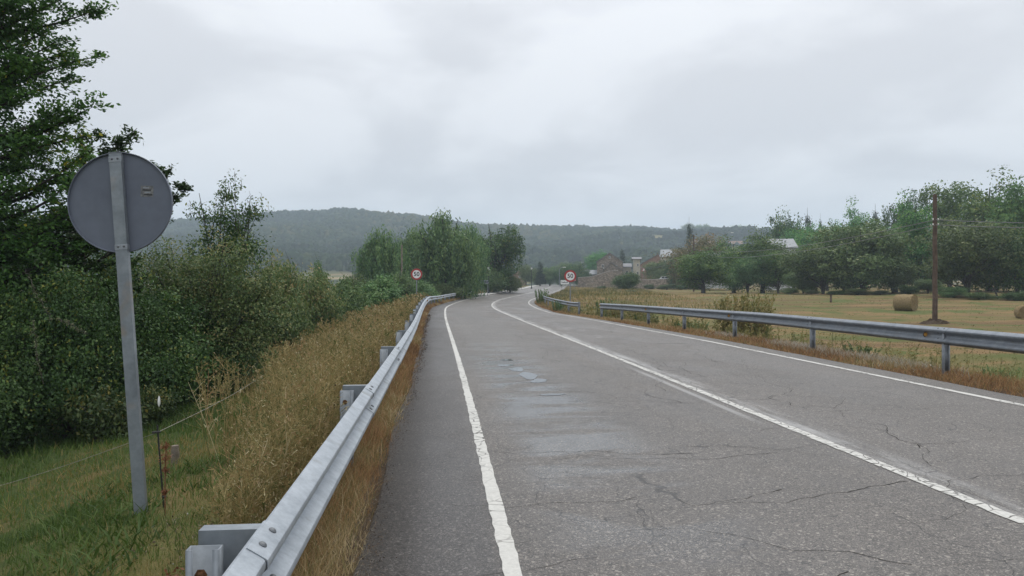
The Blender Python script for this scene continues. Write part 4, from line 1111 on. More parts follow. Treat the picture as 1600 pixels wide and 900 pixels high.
def limbs(h_trunk, top, r0, C, nl, r_, lean=(0, 0), start=.25, multi=1):
    """trunk plus limbs that reach a choice of the leaf clumps"""
    out = []
    for m_ in range(multi):
        a = 2 * np.pi * m_ / multi + r_.random()
        spread = np.array([np.cos(a), np.sin(a)]) * (.0 if multi == 1 else top * .16)
        zz = np.linspace(-.4, top, 8); u = np.clip(zz / top, 0, 1)
        w_ = np.cumsum(r_.normal(0, .02 * top / 8, (8, 2)), 0)
        P = np.stack([w_[:, 0] + (lean[0] + spread[0]) * u ** 1.2, w_[:, 1] + (lean[1] + spread[1]) * u ** 1.2, zz], -1)
        rad = r0 * (1 - .88 * u) * (1 if multi == 1 else .7); rad[0] *= 1.5
        out.append((P, rad))
        sel = r_.choice(len(C), min(nl // multi, len(C)), replace=False)
        for c in C[sel]:
            hz_ = np.clip(c[2] * r_.uniform(.35, .75), h_trunk * start, top * .95)
            p0 = np.array([np.interp(hz_, zz, P[:, 0]), np.interp(hz_, zz, P[:, 1]), hz_])
            ru = np.interp(hz_, zz, rad)
            mid = (p0 + c) / 2 + r_.normal(0, .08, 3) * np.linalg.norm(c - p0) - np.array([0, 0, .06 * np.linalg.norm(c - p0)])
            tt = np.linspace(0, 1, 5)[:, None]
            Q = p0 * (1 - tt) ** 2 + 2 * mid * tt * (1 - tt) + c * tt ** 2
            out.append((Q, np.linspace(ru * .5, max(.006, ru * .08), 5)))
    return out

BANK = {}
def archetype(key, lobes, nclump, per, cr, leaf, mat, trunk, nl=16, seed=0, twigs=0, **kw):
    """trunk = (bare height, top, radius, multi)"""
    r_ = np.random.default_rng(seed)
    multi = trunk[3] if len(trunk) > 3 else 1
    V, F, rnd, C = crown(lobes, nclump, per, cr, leaf, r_, **kw)
    cm = mk_mesh(key + '_crown', V, [F], {'rnd': rnd}, M[mat])
    L = limbs(trunk[0], trunk[1], trunk[2], C, nl, r_, multi=multi)
    if twigs:
        top = C[C[:, 2] > np.percentile(C[:, 2], 70)]
        for c in top[r_.choice(len(top), min(twigs, len(top)), replace=False)]:
            d = np.array([r_.normal(0, .35), r_.normal(0, .35), 1.0]); ln = r_.uniform(.4, .95) * cr * 2.4
            tt = np.linspace(0, 1, 4)[:, None]
            L.append((c + d * ln * tt + r_.normal(0, .02, (4, 3)), np.linspace(.009, .003, 4)))
    TV, TF = tubes(L, 6 if nclump > 500 else 5)
    tm = mk_mesh(key + '_trunk', TV, [TF], None, M['bark'], True)
    BANK[key] = (cm, tm)
def plant(key, name, cat, label, p, d, sx=1, sz=1, rz=0, group=None, sink=.1, z=None, sy=None):
    x, y = px(p, d); zz = tz(x, y) if z is None else z
    g = thing(name, label, cat, (x, y, zz - sink), rz, group)
    g.scale = (sx, sy or sx, sz)
    cm, tm = BANK[key]
    mesh_obj('crown' if cat == 'tree' else 'foliage', cm, g); mesh_obj('trunk' if cat == 'tree' else 'stems', tm, g)
    return g

# --- trees close enough to show their boughs: leaves sit on twigs, twigs on boughs
def bough_tree(key, top, r0, boughs, leaf, per, mat, seed, twigs=11, tl=.5, lobes=None, fill=0):
    """boughs: (height on trunk, tip xyz)"""
    r_ = np.random.default_rng(seed); L = []; C = []; D = []; RN = []
    zz = np.linspace(-.4, top, 10); w_ = np.cumsum(r_.normal(0, .02, (10, 2)), 0)
    TP = np.stack([w_[:, 0], w_[:, 1], zz], -1); TR = r0 * (1 - .9 * np.clip(zz / top, 0, 1)); TR[0] *= 1.4
    L.append((TP, TR))
    for z0, tip in boughs:
        p0 = np.array([np.interp(z0, zz, TP[:, 0]), np.interp(z0, zz, TP[:, 1]), z0]); tip = np.array(tip, float); ln = np.linalg.norm(tip - p0)
        mid = (p0 + tip) / 2 + r_.normal(0, .07, 3) * ln + np.array([0, 0, -.07 * ln])
        u = np.linspace(0, 1, 7)[:, None]; Q = p0 * (1 - u) ** 2 + 2 * mid * u * (1 - u) + tip * u ** 2
        L.append((Q, np.linspace(max(.012, np.interp(z0, zz, TR) * .42), .006, 7)))
        tone = r_.normal(0, .16)
        for j in range(int(twigs * max(.6, ln / 2))):
            q_ = .25 + .75 * r_.random() ** .7; s0 = p0 * (1 - q_) ** 2 + 2 * mid * q_ * (1 - q_) + tip * q_ ** 2
            tg = (tip - p0) / ln; d = tg * .7 + r_.normal(0, .75, 3) * np.array([1, 1, .55]); d[2] += .12; d /= np.linalg.norm(d)
            tln = tl * r_.uniform(.45, 1.1) * (1.15 - .5 * q_); m_ = int(per * r_.uniform(.6, 1.3))
            a_ = r_.random(m_)[:, None] ** .8
            L.append((np.stack([s0, s0 + d * tln * .55 + np.array([0, 0, -.02]), s0 + d * tln]), np.array([.006, .004, .0025])))
            C.append(s0 + d * tln * a_ + r_.normal(0, .065 * tl / .5, (m_, 3)) * np.array([1, 1, .6]))
            D.append(np.tile(d, (m_, 1))); RN.append(np.clip(.5 + tone + r_.normal(0, .1) + r_.normal(0, .14, m_), 0, 1))
    c = np.concatenate(C); n = len(c)
    V, F = quads_from(c, r_.normal(0, .55, (n, 3)) + np.array([0, 0, .9]), leaf * r_.uniform(.6, 1.3, n), leaf * .6 * r_.uniform(.7, 1.3, n), r_, np.concatenate(D))
    rn = np.repeat(np.concatenate(RN), 4)
    if fill:
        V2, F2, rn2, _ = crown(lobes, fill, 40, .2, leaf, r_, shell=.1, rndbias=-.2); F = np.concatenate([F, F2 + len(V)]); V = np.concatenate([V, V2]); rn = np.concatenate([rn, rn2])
    TV, TF = tubes(L, 5)
    BANK[key] = (mk_mesh(key + '_crown', V, [F], {'rnd': rn}, M[mat]), mk_mesh(key + '_trunk', TV, [TF], None, M['bark'], True))
r_ = np.random.default_rng(3); bo = []
DB, PB = 14.0, -45.0
tx, ty = px(PB, DB); tzb = tz(tx, ty)
for p_, yy, dy in ((140, 4, .3), (105, 22, -.5), (60, 40, .3), (150, 84, .1), (120, 68, -.4), (88, 62, .5), (105, 124, .0), (80, 150, -.5), (136, 162, .2), (112, 178, -.3), (120, 205, .4), (100, 225, -.6), (70, 110, -.6), (40, 90, .6), (140, 235, .0),
                   (90, 260, .4), (130, 285, -.4), (60, 190, .5), (100, 320, .2), (60, 300, -.8), (90, 350, .0), (120, 380, .4), (30, 150, -.9), (20, 240, -.9), (110, -20, .2), (80, -40, -.3), (100, -70, .3)):
    tipz = pz(yy, DB) - tzb; tipx = (p_ - PB) / FPX * DB
    bo.append((max(.9, tipz - .55 * tipx * r_.uniform(.5, 1.0)), (tipx, dy, tipz)))
for j in range(95):
    z_ = r_.uniform(1.2, 12.5); a_ = r_.uniform(0, 2 * np.pi); ln = r_.uniform(.9, 1.9) * np.interp(z_, [1, 4, 8, 13], [.9, 1.1, 1.0, .35])
    bo.append((z_, (math.cos(a_) * ln, math.sin(a_) * ln, z_ + ln * r_.uniform(.2, .6))))
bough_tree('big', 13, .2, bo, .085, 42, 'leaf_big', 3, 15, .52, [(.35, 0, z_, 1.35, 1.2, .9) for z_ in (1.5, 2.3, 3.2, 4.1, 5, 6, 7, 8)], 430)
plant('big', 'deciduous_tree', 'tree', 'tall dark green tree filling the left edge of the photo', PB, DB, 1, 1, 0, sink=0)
r_ = np.random.default_rng(4); bo = []; DB, PB = 14.8, 132.0
tx, ty = px(PB, DB); tzb = tz(tx, ty)
for p_, yy, dy in ((214, 200, .0), (200, 214, .2), (170, 208, -.2), (185, 225, .1), (160, 235, .3), (286, 286, .0), (262, 268, .1), (240, 262, -.1), (272, 300, .2), (205, 245, -.3), (120, 240, .3), (100, 270, -.3), (230, 300, .2), (220, 340, -.2), (80, 310, .2), (70, 360, -.3), (215, 390, .2), (60, 420, 0), (200, 440, -.3)):
    tipz = pz(yy, DB) - tzb; tipx = (p_ - PB) / FPX * DB
    bo.append((max(1.2, tipz - .7 * abs(tipx) - .3), (tipx, dy, tipz)))
for j in range(46):
    z_ = r_.uniform(1.0, 4.2); a_ = r_.uniform(0, 2 * np.pi); ln = r_.uniform(.5, 1.1) * np.interp(z_, [1, 3, 5], [1.1, 1.0, .5])
    bo.append((z_, (math.cos(a_) * ln, math.sin(a_) * ln, z_ + ln * r_.uniform(.1, .5))))
bough_tree('maple', 4.7, .12, bo, .085, 36, 'leaf_dark', 4, 15, .36)
plant('maple', 'young_tree', 'tree', 'dark leafy tree directly behind the round sign back', PB, DB, 1.0, 1.0, 0, sink=0)
# --- shaded thicket under the trees
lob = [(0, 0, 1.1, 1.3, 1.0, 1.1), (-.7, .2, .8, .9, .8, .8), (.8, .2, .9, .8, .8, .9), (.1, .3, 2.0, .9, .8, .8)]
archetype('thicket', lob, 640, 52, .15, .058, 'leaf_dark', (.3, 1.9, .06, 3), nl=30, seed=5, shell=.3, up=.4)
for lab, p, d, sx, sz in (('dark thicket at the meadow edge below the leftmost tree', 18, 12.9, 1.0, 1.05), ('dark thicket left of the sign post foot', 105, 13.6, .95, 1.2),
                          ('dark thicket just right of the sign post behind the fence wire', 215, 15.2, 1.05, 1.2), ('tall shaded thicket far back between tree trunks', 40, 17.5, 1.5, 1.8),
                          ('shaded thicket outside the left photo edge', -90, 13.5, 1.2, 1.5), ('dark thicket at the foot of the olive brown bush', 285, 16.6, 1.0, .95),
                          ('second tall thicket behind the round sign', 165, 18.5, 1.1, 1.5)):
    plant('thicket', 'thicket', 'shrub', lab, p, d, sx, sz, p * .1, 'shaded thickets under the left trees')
# --- bramble with yellowing leaves
lob = [(0, 0, .5, .55, .45, .35), (.5, 0, .35, .4, .35, .28)]
archetype('bramble', lob, 90, 30, .10, .065, 'leaf_bramble', (.1, .5, .02, 3), nl=12, seed=6, shell=.3)
plant('bramble', 'bramble', 'shrub', 'low bramble with yellow-green leaves left of the sign post', 148, 12.6, 1.0, 1.3)
plant('bramble', 'bramble', 'shrub', 'fresh green bramble at the foot of the dark bushes right of the post', 245, 13.4, .75, 1.0, 2)
# --- big olive brown bush right of the sign
lob = [(0, 0, 1.6, 1.5, 1.2, 1.3), (.6, 0, 2.6, 1.2, 1.0, .95), (-.7, 0, 2.7, 1.1, 1.0, .9), (1.2, 0, 1.8, .9, .9, 1.1), (-1.3, .1, 1.7, .9, .9, 1.1), (.2, -.3, .9, 1.6, 1.0, .8)]
archetype('olive_bush', lob, 1150, 48, .17, .062, 'leaf_brown', (.3, 3.1, .07, 4), nl=80, seed=7, twigs=50, shell=.3, up=.6, rndbias=-.14)
plant('olive_bush', 'bush', 'shrub', 'large olive brown bush right of the sign post', 320, 17, .92, 1.06)
# --- hawthorn with bare twig ends behind it
lob = [(0, 0, 4.4, .75, .7, .55), (-.5, 0, 3.7, .7, .6, .6), (.55, 0, 3.7, .75, .6, .6), (.1, 0, 5.2, .4, .35, .5), (-.8, 0, 4.75, .35, .3, .28), (.85, 0, 4.7, .45, .3, .32), (.2, 0, 2.8, 1.2, 1, .8)]
archetype('hawthorn', lob, 330, 26, .13, .085, 'leaf_dark', (1.2, 5.2, .10, 2), nl=60, seed=8, twigs=70, shell=.25)
plant('hawthorn', 'hawthorn', 'tree', 'small tree with bare twig tips above the olive brown bush', 354, 20, .85, 1.0)
# --- hedge running back along the road
lob = [(0, 0, 1.2, 1.3, 1.1, 1.0), (.8, .2, 1.5, .9, .9, .9), (-.9, 0, 1.4, .9, .9, .9), (.2, 0, 2.2, .7, .6, .6)]
archetype('hedge_bush', lob, 420, 34, .19, .10, 'leaf_brown', (.3, 2.3, .05, 4), nl=40, seed=9, twigs=40, shell=.3, up=.6, rndbias=-.05)
archetype('green_bush', lob, 360, 32, .20, .12, 'leaf_olive', (.3, 2.3, .05, 4), nl=30, seed=10, twigs=40, shell=.3, up=.6)
def ext_of(key):
    co = np.empty(len(BANK[key][0].vertices) * 3, np.float32); BANK[key][0].vertices.foreach_get('co', co); co = co.reshape(-1, 3)
    return float(np.percentile(np.abs(co[:, 0]), 96)), float(np.percentile(co[:, 2], 99.3))
for key, lab, p, d, hw, yt in (('hedge_bush', 'brownish bush next to the large olive bush above the dry bank', 438, 21, 55, 412),
                               ('hedge_bush', 'brownish round bush behind the dry grass left of centre', 484, 27, 48, 428),
                               ('green_bush', 'slender green bush with pointed top against the pale field', 500, 36, 22, 414),
                               ('green_bush', 'green bush between the slender bush and the broom', 545, 36, 40, 438),
                               ('green_bush', 'light green broom bush left of the left 50 sign', 594, 42, 44, 432),
                               ('green_bush', 'low bush behind the post of the left 50 sign', 662, 66, 30, 440),
                               ('hedge_bush', 'dense bush low behind the row above the dry bank', 448, 30, 50, 424),
                               ('green_bush', 'olive bush in the valley behind the row of bushes', 548, 52, 40, 432),
                               ('green_bush', 'bush under the small willow by the pale pole', 620, 66, 34, 428),
                               ('green_bush', 'low bush under the willow beside the guardrail bend', 690, 84, 30, 444)):
    x, y = px(p, d); e_ = ext_of(key)
    plant(key, 'bush', 'shrub', lab, p, d, hw / FPX * d / e_[0], (pz(yt, d) - tz(x, y) + .1) / e_[1], p * .7, 'bushes along the left bank')

# --- willows
r_ = np.random.default_rng(12); lob = []
for q_ in range(16):
    a = r_.random() * 6.28; u = r_.random() ** .5; lob.append((math.cos(a) * 3.0 * u, math.sin(a) * 3.0 * u, 8.2 - 2.6 * u * u + r_.normal(0, .5), 1.35, 1.35, 1.2))
lob += [(0, 0, 4.2, 3.6, 3.6, 3.0)] * 3
archetype('willow', lob, 900, 30, .42, .34, 'leaf_willow', (2, 8.5, .42), nl=50, seed=12, shell=.45, droop=2.6, aspect=.36, up=.1)
plant('willow', 'willow_tree', 'tree', 'largest weeping willow rising above the guardrail bend', 692, 88, 1.12, 1.17, .4)
plant('willow', 'willow_tree', 'tree', 'smaller yellow-green willow left of the pale pole', 600, 82, .80, .99, 2.0)
plant('willow', 'willow_tree', 'tree', 'willow half hidden between the two other willows', 645, 97, .95, 1.05, 3.4)
plant('willow', 'willow_tree', 'tree', 'right shoulder willow leaning towards the dark tree', 729, 98, .72, 1.08, 5.0)

# --- archetypes for the middle distance
def blob_lobes(n, rx, rz, zc, seed, lr=.5, taper=0.0):
    r2 = np.random.default_rng(seed); L = []
    for _ in range(n):
        d = r2.normal(size=3); d /= np.linalg.norm(d); u = r2.random() ** .5 * .75
        f = 1 - taper * max(0, d[2] * u)
        L.append((d[0] * rx * u * f, d[1] * rx * u * f, zc + d[2] * rz * u, rx * lr * r2.uniform(.7, 1.2), rx * lr * r2.uniform(.7, 1.2), rz * lr * r2.uniform(.6, 1.0)))
    return L
archetype('round', blob_lobes(14, 3.6, 4.0, 4.6, 21), 520, 41, .42, 0.228, 'leaf_mid', (.8, 7, .25), nl=24, seed=21, shell=.4)
archetype('oak', blob_lobes(16, 3.9, 3.2, 3.7, 22, .46), 500, 41, .38, 0.228, 'leaf_olive', (.5, 6, .20, 4), nl=40, seed=22, shell=.45, up=.6)
archetype('tall', blob_lobes(16, 2.8, 5.6, 6.2, 23, .46), 540, 41, .42, 0.228, 'leaf_mid', (.8, 9.0, .26), nl=30, seed=23, shell=.4)
archetype('dense', blob_lobes(16, 3.0, 3.0, 2.8, 24, .5), 460, 44, .34, 0.213, 'leaf_dark', (.4, 5, .2, 2), nl=20, seed=24, shell=.4)
archetype('sparse', blob_lobes(18, 3.2, 4.2, 5.6, 25, .34), 300, 32, .36, 0.228, 'leaf_mid', (1.2, 7.6, .2, 2), nl=46, seed=25, shell=.3)
archetype('darktree', blob_lobes(18, 3.4, 4.8, 5.2, 26, .42), 460, 38, .42, 0.228, 'leaf_dark', (1.0, 9, .25, 2), nl=40, seed=26, shell=.35, droop=1.0)
archetype('autumn', blob_lobes(14, 4.2, 3.8, 4.2, 27), 480, 41, .42, 0.243, 'leaf_autumn', (1, 7, .25), nl=20, seed=27, shell=.45)
archetype('pale', blob_lobes(10, 2.8, 3.4, 3.4, 28), 260, 38, .40, 0.243, 'leaf_pale', (.8, 6, .2), nl=16, seed=28, shell=.45)
lob = [(0, 0, z_, (8.4 - z_) * .26, (8.4 - z_) * .26, .55) for z_ in np.linspace(1, 8, 12)]
archetype('conifer', lob, 300, 24, .26, .26, 'leaf_conifer', (.6, 8.6, .16), nl=30, seed=29, shell=.55, up=.3, aspect=.4)
EXT = {}
for kk_ in ('round', 'oak', 'tall', 'dense', 'sparse', 'darktree', 'autumn', 'pale', 'conifer'):
    co = np.empty(len(BANK[kk_][0].vertices) * 3, np.float32); BANK[kk_][0].vertices.foreach_get('co', co); co = co.reshape(-1, 3)
    EXT[kk_] = (float(np.percentile(np.abs(co[:, 0]), 96)), float(np.percentile(co[:, 2], 99.6)))
def tree(key, label, p, hw, ytop, d, rz=0, name='tree', zbase=None, group=None):
    """hw: half width in photo pixels, ytop: top pixel"""
    R0 = EXT[key]
    x, y = px(p, d); zb = tz(x, y) if zbase is None else zbase
    hgt = pz(ytop, d) - zb
    return plant(key, name, 'tree', label, p, d, hw / FPX * d / R0[0], hgt / R0[1], rz, group, .05 + .05 * hgt * (key not in ('conifer', 'dense')), zb)
tree('darktree', 'dark forked tree between the willow and the first lamps', 773, 40, 352, 122, .3)
plant('green_bush', 'bush', 'shrub', 'low bush at the foot of the dark forked tree', 765, 118, 2.0, 1.5, 2)
plant('green_bush', 'bush', 'shrub', 'small bush right of the dark forked tree by the kerb', 797, 124, 1.5, 1.2, 4)
# far left hedge trees
tree('pale', 'pale grey-green bush tree behind the third lantern lamp', 822, 12, 411, 205, 1)
tree('pale', 'small pale tree at the left end of the far hedge', 838, 9, 417, 225, 2.2)
tree('conifer', 'small dark conifer in the far hedge', 844, 8, 409, 215, 2)
tree('oak', 'olive tree in the middle of the far hedge', 859, 14, 415, 218, .5)
tree('dense', 'dark bushy tree in the far hedge left of the 50 sign', 877, 12, 414, 214, 1.5)
tree('dense', 'dark bushy tree in the far hedge right of the 50 sign', 905, 17, 410, 232, 4)
tree('oak', 'low olive tree behind the far hedge', 888, 16, 409, 250, 3)
tree('round', 'round dark tree behind the stone house', 935, 18, 389, 262, 1)
tree('conifer', 'dark conifer right behind the stone house roof', 972, 9, 392, 265, 3)
tree('dense', 'dark green bush in front of the stone wall below the house', 974, 18, 425, 150, 2)
# right hand trees
RG = 'trees around the right field'
tree('round', 'dark shrubby tree at the left end of the right field', 1099, 38, 386, 112, .2, group=RG)
tree('autumn', 'tree with orange-brown autumn crown behind the far utility pole', 1088, 40, 364, 172, 1, group=RG)
tree('conifer', 'dark conifer peeking over the autumn tree', 1077, 9, 351, 215, 2, group=RG)
tree('darktree', 'dark tree below the autumn tree left of the far pole', 1062, 22, 397, 180, 2.7, group=RG)
tree('oak', 'small olive tree right of the village signs', 1035, 20, 405, 196, 1.1, group=RG)
tree('tall', 'thin branched tree in front of the low white house', 1147, 30, 371, 122, 2, group=RG)
tree('tall', 'upright green tree in front of the tall white house', 1192, 34, 357, 118, 1, group=RG)
tree('sparse', 'open branched tree before the tall white house gable', 1216, 22, 388, 112, 4, group=RG)
tree('dense', 'round dark crown on the skyline behind the metal roof', 1216, 32, 340, 185, .7, group=RG)
tree('round', 'green round tree right of the metal roof', 1262, 32, 347, 160, 2.2, group=RG)
tree('conifer', 'brownish conifer tip on the skyline', 1262, 13, 338, 215, 1, group=RG)
tree('conifer', 'narrow small conifer on the skyline', 1282, 7, 346, 220, .4, group=RG)
tree('round', 'small dark tree on the skyline left of the poplar', 1308, 20, 342, 190, 3, group=RG)
tree('tall', 'dark poplar-like tree standing out on the skyline', 1342, 24, 316, 170, 2.4, group=RG)
tree('conifer', 'two-tipped dark conifer beside the poplar-like tree', 1368, 12, 333, 178, 2, group=RG)
tree('oak', 'small olive thorn bush tree under the green round tree', 1255, 20, 422, 104, 1, group=RG)
tree('oak', 'spreading multi-stemmed tree left of the hay bale', 1286, 42, 380, 100, 2.1, group=RG)
tree('oak', 'larger spreading multi-stemmed tree above the hay bale', 1348, 54, 340, 98, .4, group=RG)
tree('darktree', 'dark brownish tree top behind the spreading trees', 1412, 26, 299, 150, 1, group=RG)
tree('tall', 'tall green tree left of the brown pole', 1432, 34, 304, 104, 2, group=RG)
tree('sparse', 'thin crowned tree directly behind the brown pole top', 1484, 34, 276, 118, 3.2, group=RG)
tree('oak', 'wide low tree at the field edge right of the brown pole', 1512, 52, 340, 82, 3, group=RG)
tree('tall', 'tall tree behind the wide low tree', 1545, 44, 274, 104, 4.2, group=RG)
tree('round', 'dense tree on the right photo edge', 1600, 48, 274, 96, 5, group=RG)
tree('round', 'dense tree beyond the right photo edge', 1680, 60, 268, 92, 1.2, group=RG)
tree('dense', 'broad dark tree low at the right photo edge', 1590, 40, 352, 80, 2, group=RG)
tree('round', 'middle green tree filling behind the brown pole', 1400, 34, 352, 108, 2.9, group=RG)
for lab, p, hw, yt, d, kk2 in (('leafy undergrowth tree below the thin crowned tree', 1468, 30, 395, 106, 'oak'), ('leafy undergrowth tree left of the hay bale trees', 1318, 26, 405, 112, 'round'),
                           ('leafy undergrowth tree between the hay bale and the pole', 1395, 30, 400, 102, 'oak'), ('leafy undergrowth tree at the far right behind the wide tree', 1556, 36, 385, 98, 'round'),
                           ('small round tree filling the gap beside the tall white house', 1240, 24, 400, 120, 'oak'), ('small tree hiding the low white house wall', 1168, 26, 396, 116, 'oak'),
                           ('slim tree right of the green round tree', 1292, 22, 356, 140, 'tall')):
    tree(kk2, lab, p, hw, yt, d, p, group=RG)
# low scrub at the feet of the field trees
for j, (p, d, hw, yt) in enumerate(((1235, 100, 16, 448), (1268, 98, 20, 449), (1305, 96, 22, 450), (1340, 94, 22, 449), (1375, 95, 20, 450), (1422, 92, 20, 440), (1490, 80, 28, 446), (1530, 76, 34, 452), (1585, 74, 36, 450), (1450, 95, 26, 435))):
    x, y = px(p, d); hgt = pz(yt, d) - tz(x, y)
    plant(('oak', 'pale', 'dense')[j % 3], 'scrub', 'shrub', ['low scrub below the %s' % a for a in ('thorn bush tree', 'spreading tree left end', 'spreading tree stems', 'gap between the spreading trees', 'larger spreading tree', 'tall tree left of the pole', 'wide low tree stems', 'wide low tree right side', 'rightmost trees', 'trees straight behind the brown pole')][j],
          p, d, hw / FPX * d / 4.0, max(.12, hgt / 6.4), j, 'low scrub under the field trees')
# beyond the field: scrub by the wall and along the road's right side
for p, d, hw, yt, lab, key in ((1015, 176, 14, 441, 'dark scrub against the retaining wall left part', 'dense'), (1042, 170, 18, 443, 'grey-green scrub against the retaining wall middle', 'oak'),
                          (1064, 160, 14, 440, 'scrub at the right end of the retaining wall', 'dense'), (938, 168, 12, 444, 'low dark scrub below the dry-stone wall', 'dense'),
                          (985, 120, 10, 452, 'small green bush in the near end of the field', 'oak')):
    x, y = px(p, d); hgt = max(.6, pz(yt, d) - tz(x, y))
    plant(key, 'scrub', 'shrub', lab, p, d, hw / FPX * d / 4.2, hgt / 6.6, p, 'scrub near the village wall')

# --- upright leafy plants at the right verge
def herb(key, n, h, spread, leaf, mat, seed, lean=.25):
    r_ = np.random.default_rng(seed); V = []; rn = []; L = []; F = []; b = 0
    for i in range(n):
        a = r_.random() * 6.28; q_ = r_.random() ** .5 * spread
        p0 = np.array([math.cos(a) * q_ * .55, math.sin(a) * q_ * .55, -.05]); hh = h * r_.uniform(.55, 1.05)
        d = np.array([math.cos(a) * lean * q_ / spread + r_.normal(0, .08), math.sin(a) * lean * q_ / spread + r_.normal(0, .08), 1.0])
        tt = np.linspace(0, 1, 5)[:, None]; Q = p0 + d * hh * tt + np.array([0, 0, -.06]) * tt ** 2
        L.append((Q, np.linspace(.008, .003, 5)))
        m_ = int(hh / h * 46); u = r_.uniform(.18, 1, m_)
        c = p0 + d * hh * u[:, None] + r_.normal(0, .05, (m_, 3)) * spread * .5
        nr_ = r_.normal(size=(m_, 3)) + np.array([0, 0, .4])
        sz = leaf * r_.uniform(.6, 1.3, m_)
        v, f = quads_from(c, nr_, sz, sz * .38, r_, np.tile(d, (m_, 1)))
        V.append(v); F.append(f + b); b += len(v); rn.append(np.repeat(np.clip(r_.normal(.5, .2) + r_.normal(0, .15, m_), 0, 1), 4))
    TV, TF = tubes(L, 4)
    BANK[key] = (mk_mesh(key, np.concatenate(V), [np.concatenate(F)], {'rnd': np.concatenate(rn)}, M[mat]), mk_mesh(key + '_stems', TV, [TF], None, M['hay']))
herb('herb', 230, 2.0, 1.7, .15, 'leaf_herb', 31)
herb('weed', 40, .9, .6, .11, 'leaf_olive', 32, .4)
x, y = px(1162, 27)
plant('herb', 'tall_weed', 'plant', 'large pale willowherb clump behind the right guardrail', 1162, 29, .85, 1.05)
plant('herb', 'tall_weed', 'plant', 'olive leafy weeds behind the start of the right guardrail', 975, 44, .8, .62, 1)
plant('herb', 'tall_weed', 'plant', 'second patch of leafy weeds left of the pale willowherb', 1000, 46, .7, .5, 2)
plant('weed', 'tall_weed', 'plant', 'dark green weed at the left tip of the short guardrail', 846, 76, 1.3, 1.9, 0)
plant('weed', 'tall_weed', 'plant', 'green weed growing in front of the short guardrail', 872, 56, .9, 1.1, 0)
plant('weed', 'tall_weed', 'plant', 'dark leafy weed left of the long guardrail start', 946, 48, 1.2, 1.6, 0)
plant('weed', 'tall_weed', 'plant', 'green weeds beneath the right guardrail third post', 1080, 31, 1.2, .75, 0)
plant('weed', 'tall_weed', 'plant', 'green weeds beneath the right guardrail near its far end', 1010, 37, 1.2, .8, 2)
plant('weed', 'tall_weed', 'plant', 'grey-green weeds between the near right guardrail posts', 1345, 17.5, .7, .5, 1)
plant('weed', 'tall_weed', 'plant', 'sparse weed right of the nearest right guardrail post', 1562, 14.5, .5, .6, 1)

# --- climbing plant with pale seed heads hanging in the dark thicket
def vine(label, pts, seed):
    r_ = np.random.default_rng(seed); Q = np.array([(px(p, d)[0], d, pz(yy, d)) for p, yy, d in pts])
    u = np.linspace(0, len(Q) - 1, 40); W = np.stack([np.interp(u, np.arange(len(Q)), Q[:, i]) for i in range(3)], -1) + r_.normal(0, .012, (40, 3))
    g = thing('seed_vine', label, 'vine', tuple(W[0]), group='pale seed vines in the thicket')
    TV, TF = tubes([(W - W[0], np.full(40, .006))], 5); mesh_obj('stem', mk_mesh('stem', TV, [TF], None, M['bark']), g)
    hub = r_.integers(0, 40, 14); c = W[hub[r_.integers(0, 14, 220)]] + r_.normal(0, .022, (220, 3)) - W[0]
    v, f = quads_from(c, r_.normal(size=(220, 3)), r_.uniform(.012, .035, 220), r_.uniform(.01, .022, 220), r_)
    mesh_obj('seed_heads', mk_mesh('seed_heads', v, [f], {'rnd': np.repeat(r_.random(220), 4)}, M['vine']), g)['kind'] = 'stuff'
M['vine'] = leaf_mat('pale_seed_heads', [(0, (.09, .11, .05)), (1, (.20, .21, .12))], .2, 0)
vine('pale seeded vine hanging straight down in the dark thicket', [(52, 500, 12.2), (56, 530, 12.1), (58, 560, 12.0), (68, 600, 12.0)], 1)
vine('pale seeded vine arching sideways in the dark thicket', [(90, 498, 12.2), (108, 505, 12.1), (134, 520, 12.1)], 2)
vine('pale seeded vine slanting down left below the tree', [(40, 420, 12.6), (55, 455, 12.4), (64, 470, 12.4), (80, 498, 12.4)], 3)

# ================================================================== wood on the hillside (one mass)
r_ = np.random.default_rng(40)
n6 = 6; an6 = np.arange(n6) / n6 * 2 * np.pi
IV = np.concatenate([np.stack([np.cos(an6) * .95, np.sin(an6) * .95, np.full(n6, -.55)], -1), np.stack([np.cos(an6 + .5) * .86, np.sin(an6 + .5) * .86, np.full(n6, .42)], -1), [[0, 0, .82]]])
IF = np.array([q_ for i in range(n6) for q_ in ((i, (i + 1) % n6, n6 + i), ((i + 1) % n6, n6 + (i + 1) % n6, n6 + i), (n6 + i, n6 + (i + 1) % n6, 2 * n6))])
n = 62000
a = np.radians(r_.uniform(-42, 42, n)); rad_ = np.sqrt(r_.uniform(430 ** 2, 1400 ** 2, n))
ok = clearing(a, rad_) < .35
ok &= r_.random(n) < np.interp(rad_, [430, 520, 620], [.35, .8, 1])
a, rad_ = a[ok], rad_[ok]; n = len(a)
hz0 = hill_z(a, rad_); x = rad_ * np.sin(a); y = rad_ * np.cos(a)
wdt = r_.uniform(1.5, 3.1, n); hgt = r_.uniform(1.4, 3.6, n) * np.where(r_.random(n) < .03, 1.25, 1); big_ = np.where(vnoise(x / 45, y / 45, 43) > .12, 1.45, 1.0); wdt = wdt * big_; hgt = hgt * big_
V = IV[None] * (1 + r_.normal(0, .22, (n, len(IV), 1)))
V = V * np.stack([wdt, wdt, hgt], -1)[:, None] + np.stack([x, y, hz0 + hgt * .62], -1)[:, None]
F = (IF[None] + (np.arange(n) * len(IV))[:, None, None]).reshape(-1, 3)
M['wood'] = leaf_mat('hill_wood', [(0, (.012, .021, .011)), (.5, (.026, .043, .020)), (.85, (.044, .060, .027)), (1, (.075, .076, .032))], .0, 0, 1.0, .25, .0)
